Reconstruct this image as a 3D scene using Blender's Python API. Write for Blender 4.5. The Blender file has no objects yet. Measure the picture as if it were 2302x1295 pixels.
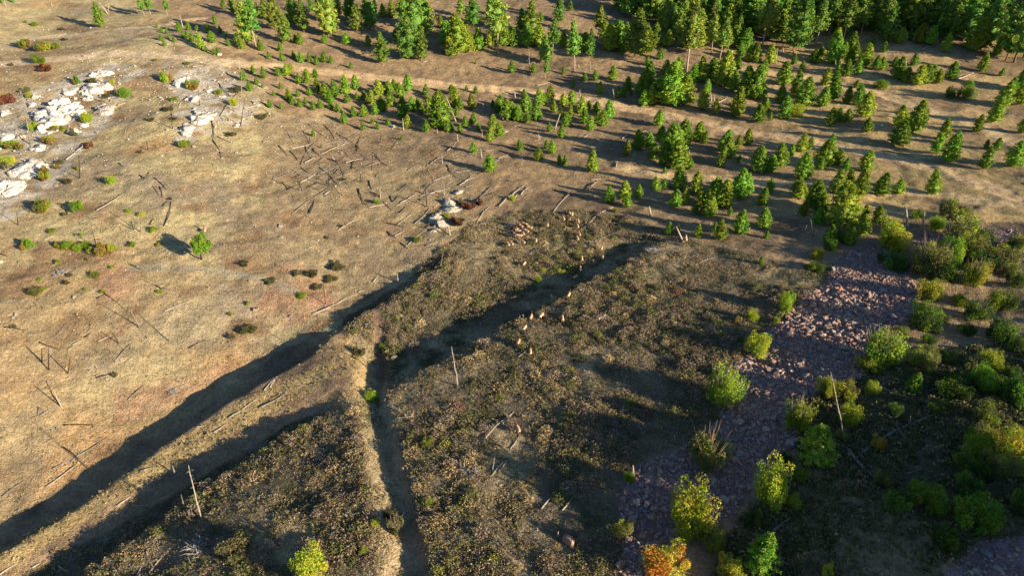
import bpy, math, random
import numpy as np
from mathutils import Vector, Matrix

# ------------------------------------------------------------------ camera, sky, sun, exposure
sc = bpy.context.scene
C = sc.collection
W, HH, F = 2302.0, 1295.0, 1556.0
PITCH = math.radians(32.0)
CAMZ = 50.0
cam = bpy.data.cameras.new('camera')
cam.sensor_width = 36.0
cam.lens = F / W * 36.0
cam.clip_end = 9000.0
cam.clip_start = 0.5
camo = bpy.data.objects.new('camera', cam)
C.objects.link(camo)
camo.location = (0, 0, CAMZ)
camo.rotation_euler = (math.pi / 2 - PITCH, 0, 0)
sc.camera = camo

SUN_EL = math.radians(15.5)
SUN_AZ = math.atan2(0.87, -0.49)          # clockwise from +Y, where the sun stands
world = bpy.data.worlds.new('World')
sc.world = world
world.use_nodes = True
nt = world.node_tree
bg = nt.nodes['Background']
sky = nt.nodes.new('ShaderNodeTexSky')
sky.sky_type = 'NISHITA'
sky.sun_disc = False
sky.sun_elevation = SUN_EL
sky.sun_rotation = SUN_AZ
sky.ozone_density = 4.0
sky.dust_density = 0.4
nt.links.new(sky.outputs[0], bg.inputs[0])
bg.inputs[1].default_value = 0.066
sd = Vector((math.sin(SUN_AZ) * math.cos(SUN_EL), math.cos(SUN_AZ) * math.cos(SUN_EL), math.sin(SUN_EL)))
sl = bpy.data.lights.new('sun', 'SUN')
sl.energy = 5.0
sl.angle = math.radians(0.5)
sl.color = (1.0, 0.83, 0.60)
so = bpy.data.objects.new('sun', sl)
C.objects.link(so)
so.rotation_euler = sd.to_track_quat('Z', 'Y').to_euler()
so.location = (120, -80, 90)
sc.view_settings.view_transform = 'Standard'
sc.view_settings.look = 'None'
sc.view_settings.exposure = 1.16
sc.view_settings.gamma = 1.0

# ------------------------------------------------------------------ numeric helpers
rng = np.random.default_rng(7)
random.seed(7)


def vnoise(x, y, seed=0):
    xi = np.floor(x).astype(np.int64)
    yi = np.floor(y).astype(np.int64)
    fx = x - xi
    fy = y - yi
    fx = fx * fx * (3 - 2 * fx)
    fy = fy * fy * (3 - 2 * fy)

    def h(a, b):
        n = (a * 374761393 + b * 668265263 + seed * 974634777) & 0xffffffff
        n = ((n ^ (n >> 13)) * 1274126177) & 0xffffffff
        n = n ^ (n >> 16)
        return n / 4294967296.0
    return (h(xi, yi) * (1 - fx) + h(xi + 1, yi) * fx) * (1 - fy) + (h(xi, yi + 1) * (1 - fx) + h(xi + 1, yi + 1) * fx) * fy


def fbm(x, y, s, oct=4, seed=0):
    x = np.asarray(x, float) / s
    y = np.asarray(y, float) / s
    r = 0.0
    a = 0.5
    t = 0.0
    for o in range(oct):
        r = r + a * vnoise(x + 13.7 * o, y - 7.3 * o, seed + o * 17)
        t += a
        a *= 0.5
        x = x * 2.03
        y = y * 2.03
    return r / t


def sstep(t):
    t = np.clip(t, 0, 1)
    return t * t * (3 - 2 * t)


cp, sp = math.cos(PITCH), math.sin(PITCH)


def ray(px, py):
    x = np.asarray(px, float) - W / 2
    y = np.asarray(py, float) - HH / 2
    return x, F * cp - y * sp, -(F * sp + y * cp)


def plane(px, py, z=0.0):
    dx, dy, dz = ray(px, py)
    t = (z - CAMZ) / dz
    return dx * t, dy * t


def proj(x, y, z):
    d = y * cp - (z - CAMZ) * sp
    up = y * sp + (z - CAMZ) * cp
    d = np.where(np.abs(d) < 1e-3, 1e-3, d)
    return np.where(d > 0, W / 2 + F * x / d, -9999), np.where(d > 0, HH / 2 - F * up / d, 9999), d


# ------------------------------------------------------------------ terrain
ctrl_px = [  # pixel, pixel, height of the land there
    (1300, 1000, 0), (1700, 1000, 1.2), (1250, 1280, 0.5), (1700, 1280, 1), (1500, 800, 0.3), (1900, 700, 1.6),
    (1000, 1150, 0), (700, 1100, -0.4), (450, 1250, -1.2), (1100, 850, 0), (1250, 600, -0.6), (1100, 560, -1.2),
    (1700, 560, 0.8), (2150, 560, 2.2), (2300, 800, 3.5), (2250, 1150, 4.5), (1400, 450, -0.4), (1800, 430, 1.0),
    (2250, 430, 2.0), (1250, 380, -0.6), (1600, 300, 0.2), (2000, 280, 1.5), (2280, 200, 3.0), (1200, 280, -0.3),
    (900, 480, -0.6), (1000, 380, -0.4), (800, 620, -1.6), (700, 760, -2.0), (850, 560, -1.4), (350, 950, -2.8), (100, 1100, -3.8),
    (500, 700, -1.0), (600, 550, 0.2), (300, 600, 1.2), (60, 700, 1.5), (50, 900, -1.0), (250, 800, -0.6),
    (100, 480, 4.0), (350, 420, 4.2), (600, 380, 2.2), (100, 250, 8.5), (300, 200, 9.2), (450, 250, 7.4), (600, 250, 4.6),
    (800, 250, 1.8), (50, 130, 11.5), (300, 120, 11.5), (600, 130, 8.0), (900, 180, 3.0), (1100, 200, 1.5),
    (100, 50, 14), (400, 40, 13), (700, 60, 10), (1000, 80, 7), (1300, 130, 3.5), (1600, 130, 3.5), (2000, 100, 6), (1300, 20, 10),
    (1700, 20, 8), (2250, 40, 9)]
cw = [(-90, 20, 3), (-150, 60, 14), (-180, 160, 24), (-300, 300, 40), (0, 450, 26), (200, 450, 30), (-200, 500, 45), (200, 250, 14),
      (140, 120, 8), (0, 0, -4), (-50, 0, -8), (60, 0, 5), (110, 30, 14), (110, -60, 18), (-60, -120, -8), (300, 100, 30), (-300, 0, 30)]
P = []
for px, py, z in ctrl_px:
    x, y = plane(px, py, z)
    P.append((float(x), float(y), z))
P += cw
P = np.array(P)


def tps_fit(P):
    n = len(P)
    d = np.hypot(P[:, None, 0] - P[None, :, 0], P[:, None, 1] - P[None, :, 1])
    K = np.where(d > 0, d * d * np.log(d + 1e-9), 0) + np.eye(n) * 60.0
    Q = np.c_[np.ones(n), P[:, :2]]
    A = np.zeros((n + 3, n + 3))
    A[:n, :n] = K
    A[:n, n:] = Q
    A[n:, :n] = Q.T
    return np.linalg.solve(A, np.r_[P[:, 2], 0, 0, 0])


TW = tps_fit(P)


def tps(x, y):
    r = TW[-3] + TW[-2] * x + TW[-1] * y
    for i in range(len(P)):
        d2 = (x - P[i, 0]) ** 2 + (y - P[i, 1]) ** 2
        r = r + TW[i] * 0.5 * d2 * np.log(d2 + 1e-9)
    return r


def linedef(pts, z=0.0):
    q = np.array([plane(a, b, z) for a, b in pts], float)
    o = q[0]
    e = q[-1] - q[0]
    L = np.hypot(*e)
    e = e / L
    nrm = np.array([-e[1], e[0]])
    if nrm[0] * sd.x + nrm[1] * sd.y > 0:
        nrm = -nrm                               # points away from the sun, down the bank
    u = (q - o) @ e
    v = (q - o) @ nrm
    return o, e, nrm, u, v


def bank(x, y, pts, D, w, L, wob=0.6, seed=0, z=0.0):
    o, e, nrm, U, V = linedef(pts, z)
    uu = (x - o[0]) * e[0] + (y - o[1]) * e[1]
    vv = (x - o[0]) * nrm[0] + (y - o[1]) * nrm[1]
    s = vv - np.interp(uu, U, V) + wob * 2 * (fbm(uu, uu * 0, 7.0, 3, seed) - 0.5)
    d = np.interp(uu, U, D, left=0, right=0)
    g = np.where(s < w, sstep(s / w), 1 - sstep((s - w) / L) * 1.0)
    return -d * np.where(s > 0, g, 0)


B1 = [(-700, 1640), (-150, 1290), (0, 1200), (257, 1050), (367, 978), (620, 838), (700, 798), (750, 752), (790, 722)]
B1b = [(770, 735), (800, 715), (876, 662), (934, 626), (1000, 588), (1060, 560)]
B2 = [(860, 890), (905, 850), (981, 805), (1120, 735), (1222, 692), (1324, 642), (1426, 588), (1490, 556), (1560, 540)]
B3 = [(-250, 1500), (60, 1325), (264, 1205), (404, 1118), (477, 1075), (568, 1028), (640, 984), (743, 930), (800, 890)]
DITCH = [(1030, 1500), (985, 1340), (952, 1220), (930, 1110), (908, 1010), (884, 920), (868, 850), (874, 770), (872, 690)]
B4 = [(380, 1420), (560, 1290), (700, 1210), (800, 1180)]


def height(x, y):
    x = np.asarray(x, float)
    y = np.asarray(y, float)
    z = tps(x, y)
    z = z + bank(x, y, B1, [2.0, 2.1, 2.1, 2.1, 2.1, 2.3, 2.3, 1.6, 0], 2.2, 30, wob=0.3, seed=1, z=-1.5)
    z = z + bank(x, y, B1b, [0, 1.5, 1.8, 1.3, 0.8, 0], 1.8, 26, wob=1.0, seed=2, z=-1)
    z = z + bank(x, y, B2, [0, 1.3, 1.9, 2.0, 2.1, 1.9, 1.6, 1.1, 0], 2.8, 17, wob=1.3, seed=3)
    z = z + bank(x, y, B3, [1.4, 1.5, 1.5, 1.4, 1.35, 1.25, 1.1, 0.8, 0], 2.0, 9, wob=1.0, seed=4, z=-0.5)
    z = z + bank(x, y, DITCH, [0.8, 0.8, 0.95, 1.0, 1.05, 1.1, 1.2, 1.3, 0], 1.0, 3.0, 0.7, seed=5)
    dist = np.hypot(x, y)
    z = z + 2.4 * (fbm(x, y, 42, 3, 5) - 0.5) * np.clip((dist - 60) / 80, 0.25, 1.6)
    z = z + 0.9 * (fbm(x, y, 11, 4, 9) - 0.5)
    z = z + 0.42 * (fbm(x, y, 1.7, 3, 21) - 0.5) + 0.35 * (fbm(x, y, 4.3, 3, 23) - 0.5)
    # far ridge that closes the view and the knoll outside the frame on the right
    z = z + 7 * np.exp(-(((x - 88) / 20) ** 2 + ((y - 8) / 22) ** 2))
    return z


def grow(a, b, step, gf, far):
    core = list(np.arange(a, b, step))
    s = step
    v = core[-1]
    hi = []
    while v < far:
        s *= gf
        v += s
        hi.append(v)
    return core, hi


xc, xh = grow(-86, 92, 0.42, 1.035, 3500)
gx = np.array([-(v + 0) + (-86 + xc[-1]) for v in xh][::-1] + xc + xh)
yc = list(np.arange(24, 112, 0.42)) + list(np.arange(112, 190, 0.7)) + list(np.arange(190, 330, 1.2))
v, s, yh = yc[-1], 1.2, []
while v < 3500:
    s *= 1.05
    v += s
    yh.append(v)
v, s, yl = yc[0], 0.42, []
while v > -600:
    s *= 1.12
    v -= s
    yl.append(v)
gy = np.array(yl[::-1] + yc + yh)
GX, GY = np.meshgrid(gx, gy)
GZ = height(GX, GY)
# flatten towards far away so the sheet reaches the horizon
fr = np.clip((np.hypot(GX, GY - 100) - 420) / 800, 0, 1)
GZ = GZ * (1 - sstep(fr)) + (46 + 25 * fbm(GX, GY, 300, 3, 3)) * sstep(fr)


def ground(x, y):
    x = np.asarray(x, float)
    y = np.asarray(y, float)
    i = np.clip(np.searchsorted(gx, x) - 1, 0, len(gx) - 2)
    j = np.clip(np.searchsorted(gy, y) - 1, 0, len(gy) - 2)
    fx = np.clip((x - gx[i]) / (gx[i + 1] - gx[i]), 0, 1)
    fy = np.clip((y - gy[j]) / (gy[j + 1] - gy[j]), 0, 1)
    return (GZ[j, i] * (1 - fx) + GZ[j, i + 1] * fx) * (1 - fy) + (GZ[j + 1, i] * (1 - fx) + GZ[j + 1, i + 1] * fx) * fy


def at(px, py, lift=0.0):
    """first point of the land (raised by lift) along the ray through a pixel"""
    dx, dy, dz = ray(px, py)
    L = math.sqrt(dx * dx + dy * dy + dz * dz)
    dx, dy, dz = dx / L, dy / L, dz / L
    t = np.concatenate([np.arange(30, 200, 0.5), np.arange(200, 700, 2.0)])
    zz = CAMZ + dz * t - ground(dx * t, dy * t) - lift
    k = np.argmax(zz < 0)
    if k == 0:
        k = len(t) - 1
    a, b = t[k - 1], t[k]
    for _ in range(12):
        m = (a + b) / 2
        if CAMZ + dz * m - float(ground(dx * m, dy * m)) - lift < 0:
            b = m
        else:
            a = m
    x, y = dx * b, dy * b
    return float(x), float(y), float(ground(x, y))


def inpoly(px, py, poly):
    px = np.asarray(px, float)
    py = np.asarray(py, float)
    r = np.zeros(px.shape, bool)
    n = len(poly)
    for i in range(n):
        x1, y1 = poly[i]
        x2, y2 = poly[(i + 1) % n]
        c = ((y1 > py) != (y2 > py)) & (px < (x2 - x1) * (py - y1) / ((y2 - y1) if y2 != y1 else 1e-9) + x1)
        r ^= c
    return r


def dpoly(x, y, pts):
    """distance in metres on the ground to a polyline given in pixels"""
    q = [at(a, b)[:2] for a, b in pts]
    best = np.full(np.shape(x), 1e9)
    for (ax, ay), (bx, by) in zip(q[:-1], q[1:]):
        ex, ey = bx - ax, by - ay
        l2 = ex * ex + ey * ey + 1e-9
        t = np.clip(((x - ax) * ex + (y - ay) * ey) / l2, 0, 1)
        best = np.minimum(best, np.hypot(x - ax - t * ex, y - ay - t * ey))
    return best


# ------------------------------------------------------------------ materials
def mat(name, rough=0.9, attr='col', tint=None, noise=None, bump=None, translucent=0.0, spec=0.15, rnd=0.0, hue=0.0):
    m = bpy.data.materials.new(name)
    m.use_nodes = True
    n = m.node_tree.nodes
    l = m.node_tree.links
    b = n['Principled BSDF']
    b.inputs['Roughness'].default_value = rough
    b.inputs['Specular IOR Level'].default_value = spec
    if attr:
        a = n.new('ShaderNodeAttribute')
        a.attribute_name = attr
        c = a.outputs['Color']
    else:
        a = n.new('ShaderNodeRGB')
        a.outputs[0].default_value = (*tint, 1)
        c = a.outputs[0]
    tc = n.new('ShaderNodeTexCoord')
    if noise:
        for sc_, lo, hi in noise:
            t = n.new('ShaderNodeTexNoise')
            t.inputs['Scale'].default_value = sc_
            t.inputs['Detail'].default_value = 5
            l.new(tc.outputs['Object'], t.inputs['Vector'])
            r = n.new('ShaderNodeMapRange')
            r.inputs[1].default_value = 0.3
            r.inputs[2].default_value = 0.7
            r.inputs[3].default_value = lo
            r.inputs[4].default_value = hi
            l.new(t.outputs[0], r.inputs[0])
            x = n.new('ShaderNodeVectorMath')
            x.operation = 'SCALE'
            l.new(c, x.inputs[0])
            l.new(r.outputs[0], x.inputs['Scale'])
            c = x.outputs[0]
    if rnd or hue:
        oi = n.new('ShaderNodeObjectInfo')
        h = n.new('ShaderNodeHueSaturation')
        r = n.new('ShaderNodeMapRange')
        r.inputs[3].default_value = 1 - rnd
        r.inputs[4].default_value = 1 + rnd
        l.new(oi.outputs['Random'], r.inputs[0])
        l.new(r.outputs[0], h.inputs['Value'])
        m2 = n.new('ShaderNodeMath')
        m2.operation = 'FRACT'
        m3 = n.new('ShaderNodeMath')
        m3.operation = 'MULTIPLY'
        m3.inputs[1].default_value = 7.31
        l.new(oi.outputs['Random'], m3.inputs[0])
        l.new(m3.outputs[0], m2.inputs[0])
        r2 = n.new('ShaderNodeMapRange')
        r2.inputs[3].default_value = 0.5 - hue
        r2.inputs[4].default_value = 0.5 + hue
        l.new(m2.outputs[0], r2.inputs[0])
        l.new(r2.outputs[0], h.inputs['Hue'])
        l.new(c, h.inputs['Color'])
        c = h.outputs[0]
    l.new(c, b.inputs['Base Color'])
    if bump:
        prev = None
        for sc_, st, dist in bump:
            t = n.new('ShaderNodeTexNoise')
            t.inputs['Scale'].default_value = sc_
            t.inputs['Detail'].default_value = 6
            l.new(tc.outputs['Object'], t.inputs['Vector'])
            bp = n.new('ShaderNodeBump')
            bp.inputs['Strength'].default_value = st
            bp.inputs['Distance'].default_value = dist
            l.new(t.outputs[0], bp.inputs['Height'])
            if prev:
                l.new(prev, bp.inputs['Normal'])
            prev = bp.outputs[0]
        l.new(prev, b.inputs['Normal'])
    if translucent:
        tr = n.new('ShaderNodeBsdfTranslucent')
        l.new(c, tr.inputs['Color'])
        mx = n.new('ShaderNodeMixShader')
        mx.inputs[0].default_value = translucent
        l.new(b.outputs[0], mx.inputs[1])
        l.new(tr.outputs[0], mx.inputs[2])
        l.new(mx.outputs[0], n['Material Output'].inputs[0])
    return m


M_GROUND = mat('dry_ground', 0.95, noise=[(0.55, 0.75, 1.25), (3.0, 0.7, 1.3), (9.0, 0.75, 1.3)], bump=[(1.2, 0.5, 0.4), (6.0, 0.8, 0.2)])
M_LEAF = mat('leaves', 0.6, translucent=0.28, rnd=0.22, hue=0.018)
M_NEEDLE = mat('needles', 0.6, translucent=0.25, rnd=0.32, hue=0.032)
M_BRUSH = mat('brush', 0.85, translucent=0.15)
M_BARK = mat('bark', 0.9, noise=[(6.0, 0.7, 1.25)], bump=[(14, 0.6, 0.03)])
M_ROCK = mat('rock', 0.85, noise=[(1.3, 0.75, 1.2), (6.0, 0.8, 1.15)], bump=[(2.0, 1.0, 0.5), (7, 0.8, 0.15)], rnd=0.12)
M_FUR = mat('fur', 0.8, noise=[(5.0, 0.88, 1.1)], rnd=0.1)


# ------------------------------------------------------------------ mesh helpers
def mesh(name, V, Fc, col=None, m=None, smooth=False):
    """V (n,3), Fc (k,3|4) or list of such arrays, col (n,3) per vertex"""
    me = bpy.data.meshes.new(name)
    V = np.asarray(V, np.float32)
    if not isinstance(Fc, list):
        Fc = [Fc]
    Fc = [np.asarray(f, np.int32) for f in Fc if len(f)]
    me.vertices.add(len(V))
    me.vertices.foreach_set('co', V.ravel())
    loops = np.concatenate([f.ravel() for f in Fc])
    tot = np.concatenate([np.full(len(f), f.shape[1], np.int32) for f in Fc])
    start = np.concatenate([[0], np.cumsum(tot)[:-1]]).astype(np.int32)
    me.loops.add(len(loops))
    me.loops.foreach_set('vertex_index', loops)
    me.polygons.add(len(tot))
    me.polygons.foreach_set('loop_start', start)
    me.polygons.foreach_set('loop_total', tot)
    if smooth:
        me.polygons.foreach_set('use_smooth', np.ones(len(tot), bool))
    me.update(calc_edges=True)
    if col is not None:
        col = np.asarray(col, np.float32)
        if col.ndim == 1:
            col = np.tile(col, (len(V), 1))
        a = me.color_attributes.new('col', 'FLOAT_COLOR', 'POINT')
        a.data.foreach_set('color', np.c_[col, np.ones(len(V), np.float32)].astype(np.float32).ravel())
    if m:
        me.materials.append(m)
    return me


def link(name, me, parent=None, loc=None, **props):
    o = bpy.data.objects.new(name, me)
    C.objects.link(o)
    if parent:
        o.parent = parent
    if loc is not None:
        o.location = loc
    for k, v in props.items():
        if v:
            o[k] = v
    return o


def quads(cen, size, col, rg, flat=0.0):
    """small randomly turned leaf-like quads round the given centres"""
    n = len(cen)
    a = rg.normal(size=(n, 3))
    a[:, 2] *= (1 - flat)
    a /= np.linalg.norm(a, axis=1)[:, None] + 1e-9
    b = rg.normal(size=(n, 3))
    b -= (b * a).sum(1)[:, None] * a
    b /= np.linalg.norm(b, axis=1)[:, None] + 1e-9
    s = np.asarray(size).reshape(-1, 1) * np.ones((n, 1))
    V = np.stack([cen - a * s, cen + b * s * 0.62, cen + a * s, cen - b * s * 0.62], 1).reshape(-1, 3)
    Fc = np.arange(n * 4).reshape(-1, 4)
    return V, Fc, np.repeat(col, 4, axis=0)


def tube(pts, rad, sides=6, closed=True):
    pts = np.asarray(pts, float)
    n = len(pts)
    V = []
    for i in range(n):
        t = pts[min(i + 1, n - 1)] - pts[max(i - 1, 0)]
        t = t / (np.linalg.norm(t) + 1e-9)
        a = np.cross(t, [0.31, 0.22, 0.92] if abs(t[2]) < 0.9 else [1, 0, 0])
        a /= np.linalg.norm(a) + 1e-9
        b = np.cross(t, a)
        th = np.linspace(0, 2 * math.pi, sides, endpoint=False)
        V.append(pts[i] + rad[i] * (np.outer(np.cos(th), a) + np.outer(np.sin(th), b)))
    V = np.concatenate(V)
    Q = []
    for i in range(n - 1):
        for k in range(sides):
            Q.append((i * sides + k, i * sides + (k + 1) % sides, (i + 1) * sides + (k + 1) % sides, (i + 1) * sides + k))
    T = []
    if closed:
        V = np.vstack([V, pts[0], pts[-1]])
        b0, b1 = len(V) - 2, len(V) - 1
        for k in range(sides):
            T.append((b0, (k + 1) % sides, k))
            T.append((b1, (n - 1) * sides + k, (n - 1) * sides + (k + 1) % sides))
    return V, np.array(Q), np.array(T).reshape(-1, 3)


class Acc:
    def __init__(s):
        s.V, s.Q, s.T, s.Cc, s.n = [], [], [], [], 0

    def add(s, V, Q=None, T=None, col=(1, 1, 1)):
        V = np.asarray(V, float)
        col = np.asarray(col, float)
        if col.ndim == 1:
            col = np.tile(col, (len(V), 1))
        s.V.append(V)
        s.Cc.append(col)
        if Q is not None and len(Q):
            s.Q.append(np.asarray(Q) + s.n)
        if T is not None and len(T):
            s.T.append(np.asarray(T) + s.n)
        s.n += len(V)

    def mesh(s, name, m, smooth=False):
        fs = []
        if s.Q:
            fs.append(np.concatenate(s.Q))
        if s.T:
            fs.append(np.concatenate(s.T))
        return mesh(name, np.concatenate(s.V), fs, np.concatenate(s.Cc), m, smooth)


def ico(sub=1):
    import bmesh
    bm = bmesh.new()
    bmesh.ops.create_icosphere(bm, subdivisions=sub, radius=1)
    V = np.array([v.co[:] for v in bm.verts])
    T = np.array([[v.index for v in f.verts] for f in bm.faces])
    bm.free()
    return V, T


ICO1, ICO2, ICO3 = ico(1), ico(2), ico(3)


def rockshape(base, rg, rough=0.22, cuts=5):
    V = base[0].copy()
    V = V * rg.uniform(0.7, 1.15, 3)
    for _ in range(cuts):
        d = rg.normal(size=3)
        d /= np.linalg.norm(d)
        h = rg.uniform(0.38, 0.8)
        e = np.maximum((V @ d) - h, 0)
        V = V - e[:, None] * d
    V = V + rg.normal(size=V.shape) * rough * 0.18
    return V


# ------------------------------------------------------------------ colours of the land
N = GX.size
X1, Y1, Z1 = GX.ravel(), GY.ravel(), GZ.ravel()
PX, PY, PD = proj(X1, Y1, Z1)


def mixc(c, new, k):
    k = np.clip(k, 0, 1)[:, None]
    return c * (1 - k) + np.asarray(new) * k


def soft(poly, amp=22, seed=0, x=None, y=None, px=None, py=None):
    """membership of a region whose edge wanders"""
    x = X1 if x is None else x
    y = Y1 if y is None else y
    px = PX if px is None else px
    py = PY if py is None else py
    a = (fbm(x, y, 5, 3, seed + 50) - 0.5) * 2 * amp
    b = (fbm(x, y, 5, 3, seed + 90) - 0.5) * 2 * amp
    return inpoly(px + a, py + b * 0.7, poly)


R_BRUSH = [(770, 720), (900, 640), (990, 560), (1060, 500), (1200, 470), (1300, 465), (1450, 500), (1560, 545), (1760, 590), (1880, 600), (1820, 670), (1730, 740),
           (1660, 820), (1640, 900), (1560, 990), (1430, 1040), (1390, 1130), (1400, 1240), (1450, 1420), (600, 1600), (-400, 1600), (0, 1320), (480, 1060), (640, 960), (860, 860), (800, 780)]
R_TALUS = [(1915, 560), (1960, 540), (2040, 590), (2070, 700), (1990, 750), (1930, 850), (1850, 885), (1800, 905), (1790, 1000), (1700, 1060), (1650, 1160),
           (1560, 1190), (1500, 1280), (1480, 1420), (1340, 1420), (1400, 1220), (1395, 1130), (1430, 1050), (1530, 1010), (1600, 960), (1650, 880), (1655, 820), (1740, 740),
           (1800, 680), (1850, 640), (1870, 590)]
R_TALUS2 = [(2180, 510), (2320, 520), (2400, 620), (2260, 590), (2190, 560), (2120, 540), (2060, 545), (2060, 530)]
R_TALUS3 = [(2120, 1290), (2200, 1215), (2400, 1190), (2500, 1500), (2050, 1500)]
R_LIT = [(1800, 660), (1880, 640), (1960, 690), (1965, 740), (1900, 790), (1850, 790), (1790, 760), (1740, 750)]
R_STRAW = [(-300, 1450), (0, 1290), (300, 1100), (560, 960), (720, 870), (770, 800), (700, 830), (560, 890), (367, 1010), (257, 1085), (0, 1236), (-300, 1400)]
R_DRAW = [(1020, 560), (1100, 500), (1400, 460), (1600, 520), (1900, 560), (1880, 640), (1560, 560), (1300, 470)]
R_LEFT = [(-900, -50), (330, 0), (560, 150), (640, 260), (900, 270), (1090, 350), (1050, 480), (960, 600), (780, 690), (740, 730), (0, 1190), (-900, 1700)]
R_ROCKY = [(-100, 300), (60, 210), (250, 140), (330, 160), (250, 270), (190, 330), (120, 420), (60, 480), (-100, 520)]
R_ROCKY2 = [(360, 170), (480, 140), (600, 200), (560, 280), (480, 300), (430, 330), (370, 310), (400, 230)]
R_ORANGE = [[(210, 610), (330, 600), (300, 660), (220, 680)], [(630, 590), (680, 580), (760, 690), (700, 700)], [(790, 720), (850, 700), (875, 780), (850, 790), (800, 760)],
            [(600, 640), (700, 620), (760, 700), (640, 740), (560, 720)], [(250, 880), (430, 830), (560, 800), (420, 900), (250, 960)], [(840, 1180), (950, 1180), (960, 1320), (820, 1320)]]
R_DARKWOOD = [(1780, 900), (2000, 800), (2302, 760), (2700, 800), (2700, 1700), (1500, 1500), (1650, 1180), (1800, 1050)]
R_GRASSY = [(1800, 330), (2000, 370), (2350, 400), (2400, 500), (2250, 480), (2050, 420), (1900, 400)]

left = soft(R_LEFT, 26, 1)
brush = soft(R_BRUSH, 14, 2)
talus = soft(R_TALUS, 7, 3) | soft(R_TALUS2, 8, 4) | soft(R_TALUS3, 10, 5)
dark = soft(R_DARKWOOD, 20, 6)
n1 = fbm(X1, Y1, 26, 4, 31)
n2 = fbm(X1, Y1, 7, 4, 32)
n3 = fbm(X1, Y1, 2.4, 3, 33)
col = np.tile(np.array([0.28, 0.205, 0.13]), (N, 1))                         # grey-tan slope under the young pines
col = mixc(col, (0.32, 0.235, 0.14), (n1 - 0.45) * 5)
col = mixc(col, (0.18, 0.135, 0.09), (0.5 - n2) * 5)
col = mixc(col, (0.44, 0.33, 0.17), np.clip((PX - 1550) / 350, 0, 1) * (PY < 500) * np.clip((fbm(X1, Y1, 12, 4, 45) - 0.42) * 5, 0, 1))
lc = np.tile(np.array([0.36, 0.262, 0.145]), (N, 1))                           # ochre hillside
lc = mixc(lc, (0.42, 0.335, 0.18), (n1 - 0.42) * 6)
lc = mixc(lc, (0.27, 0.195, 0.115), (0.47 - n2) * 6)
lc = mixc(lc, (0.38, 0.225, 0.11), (fbm(X1, Y1, 9, 5, 41) - 0.54) * 5 * 0.6)
lc = mixc(lc, (0.30, 0.235, 0.155), (fbm(X1, Y1, 13, 5, 43) - 0.5) * 5 * 0.8)
lc = mixc(lc, (0.25, 0.175, 0.11), soft([(600, 270), (860, 260), (1100, 330), (1050, 480), (960, 580), (780, 690), (560, 700), (480, 600), (600, 430)], 45, 46) * (0.25 + 0.6 * n2))
lc = mixc(lc, (0.25, 0.16, 0.09), (fbm(X1, Y1, 5, 4, 44) - 0.6) * 6)
lc = lc * np.array([1.02, 0.995, 0.90])
col = np.where(left[:, None], lc, col)
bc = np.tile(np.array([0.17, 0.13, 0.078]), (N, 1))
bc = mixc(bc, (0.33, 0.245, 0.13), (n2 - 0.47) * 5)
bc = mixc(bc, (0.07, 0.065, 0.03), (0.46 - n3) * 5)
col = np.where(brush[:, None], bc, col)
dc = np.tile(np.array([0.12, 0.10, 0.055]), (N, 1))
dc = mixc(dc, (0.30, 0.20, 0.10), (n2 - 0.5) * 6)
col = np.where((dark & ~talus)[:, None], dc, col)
for i, p in enumerate(R_ORANGE):
    col = mixc(col, (0.39, 0.205, 0.12), soft(p, 26, 60 + i) * (0.05 + n3 * 0.7))
st = soft(R_STRAW, 10, 70)
col = mixc(col, (0.36, 0.285, 0.14), st * (0.4 + 0.6 * n3))
rk = (soft(R_ROCKY, 14, 71) | soft(R_ROCKY2, 12, 72))
col = mixc(col, (0.45, 0.385, 0.29), rk * np.clip((n3 - 0.40) * 8, 0, 1) * 0.9)
gs = soft(R_GRASSY, 14, 73)
col = mixc(col, (0.34, 0.27, 0.13), gs * 0.8)
far = np.clip((Y1 - 230) / 120, 0, 1) * (X1 < 60)
col = mixc(col, (0.36, 0.29, 0.21), far * 0.8)
tcol = np.tile(np.array([0.25, 0.17, 0.15]), (N, 1))
tcol = mixc(tcol, (0.26, 0.16, 0.13), (n3 - 0.45) * 4)
col = np.where(talus[:, None], tcol, col)

# floors of the shaded banks carry smooth dull grass
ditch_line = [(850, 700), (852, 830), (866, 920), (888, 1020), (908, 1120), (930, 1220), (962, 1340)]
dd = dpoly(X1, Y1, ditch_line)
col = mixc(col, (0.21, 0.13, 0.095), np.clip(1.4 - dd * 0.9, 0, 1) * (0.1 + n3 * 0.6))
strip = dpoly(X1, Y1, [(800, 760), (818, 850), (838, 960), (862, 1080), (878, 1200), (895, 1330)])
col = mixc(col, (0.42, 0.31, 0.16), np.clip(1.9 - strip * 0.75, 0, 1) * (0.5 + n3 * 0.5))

TRACKS = {
    'dirt_track': [([(-60, 150), (20, 143), (100, 134), (200, 124), (290, 119), (475, 136), (620, 149), (750, 163), (968, 185), (1180, 204), (1324, 226), (1460, 251), (1596, 277),
                     (1682, 298), (1800, 312), (1920, 336), (2020, 357), (2124, 384), (2230, 425), (2360, 470)], 1.7, (0.54, 0.40, 0.24))],
    'upper_track': [([(-60, 130), (35, 98), (68, 82), (204, 73), (346, 60), (450, 40)], 1.2, (0.50, 0.37, 0.22))],
    'side_track': [([(1660, 150), (1719, 161), (1818, 177), (1886, 194), (1988, 214), (2090, 248), (2192, 279), (2330, 345)], 1.8, (0.54, 0.41, 0.24))],
    'lower_track': [([(1402, 377), (1494, 394), (1630, 404), (1740, 411), (1862, 414), (1990, 425), (2120, 440), (2330, 470)], 1.5, (0.54, 0.41, 0.24))],
    'grey_footpath': [([(300, 603), (360, 600), (440, 604), (520, 614), (600, 630), (660, 655)], 0.5, (0.29, 0.24, 0.15))],
}
faces_of = {}
mask_any = np.zeros(N, bool)
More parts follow.
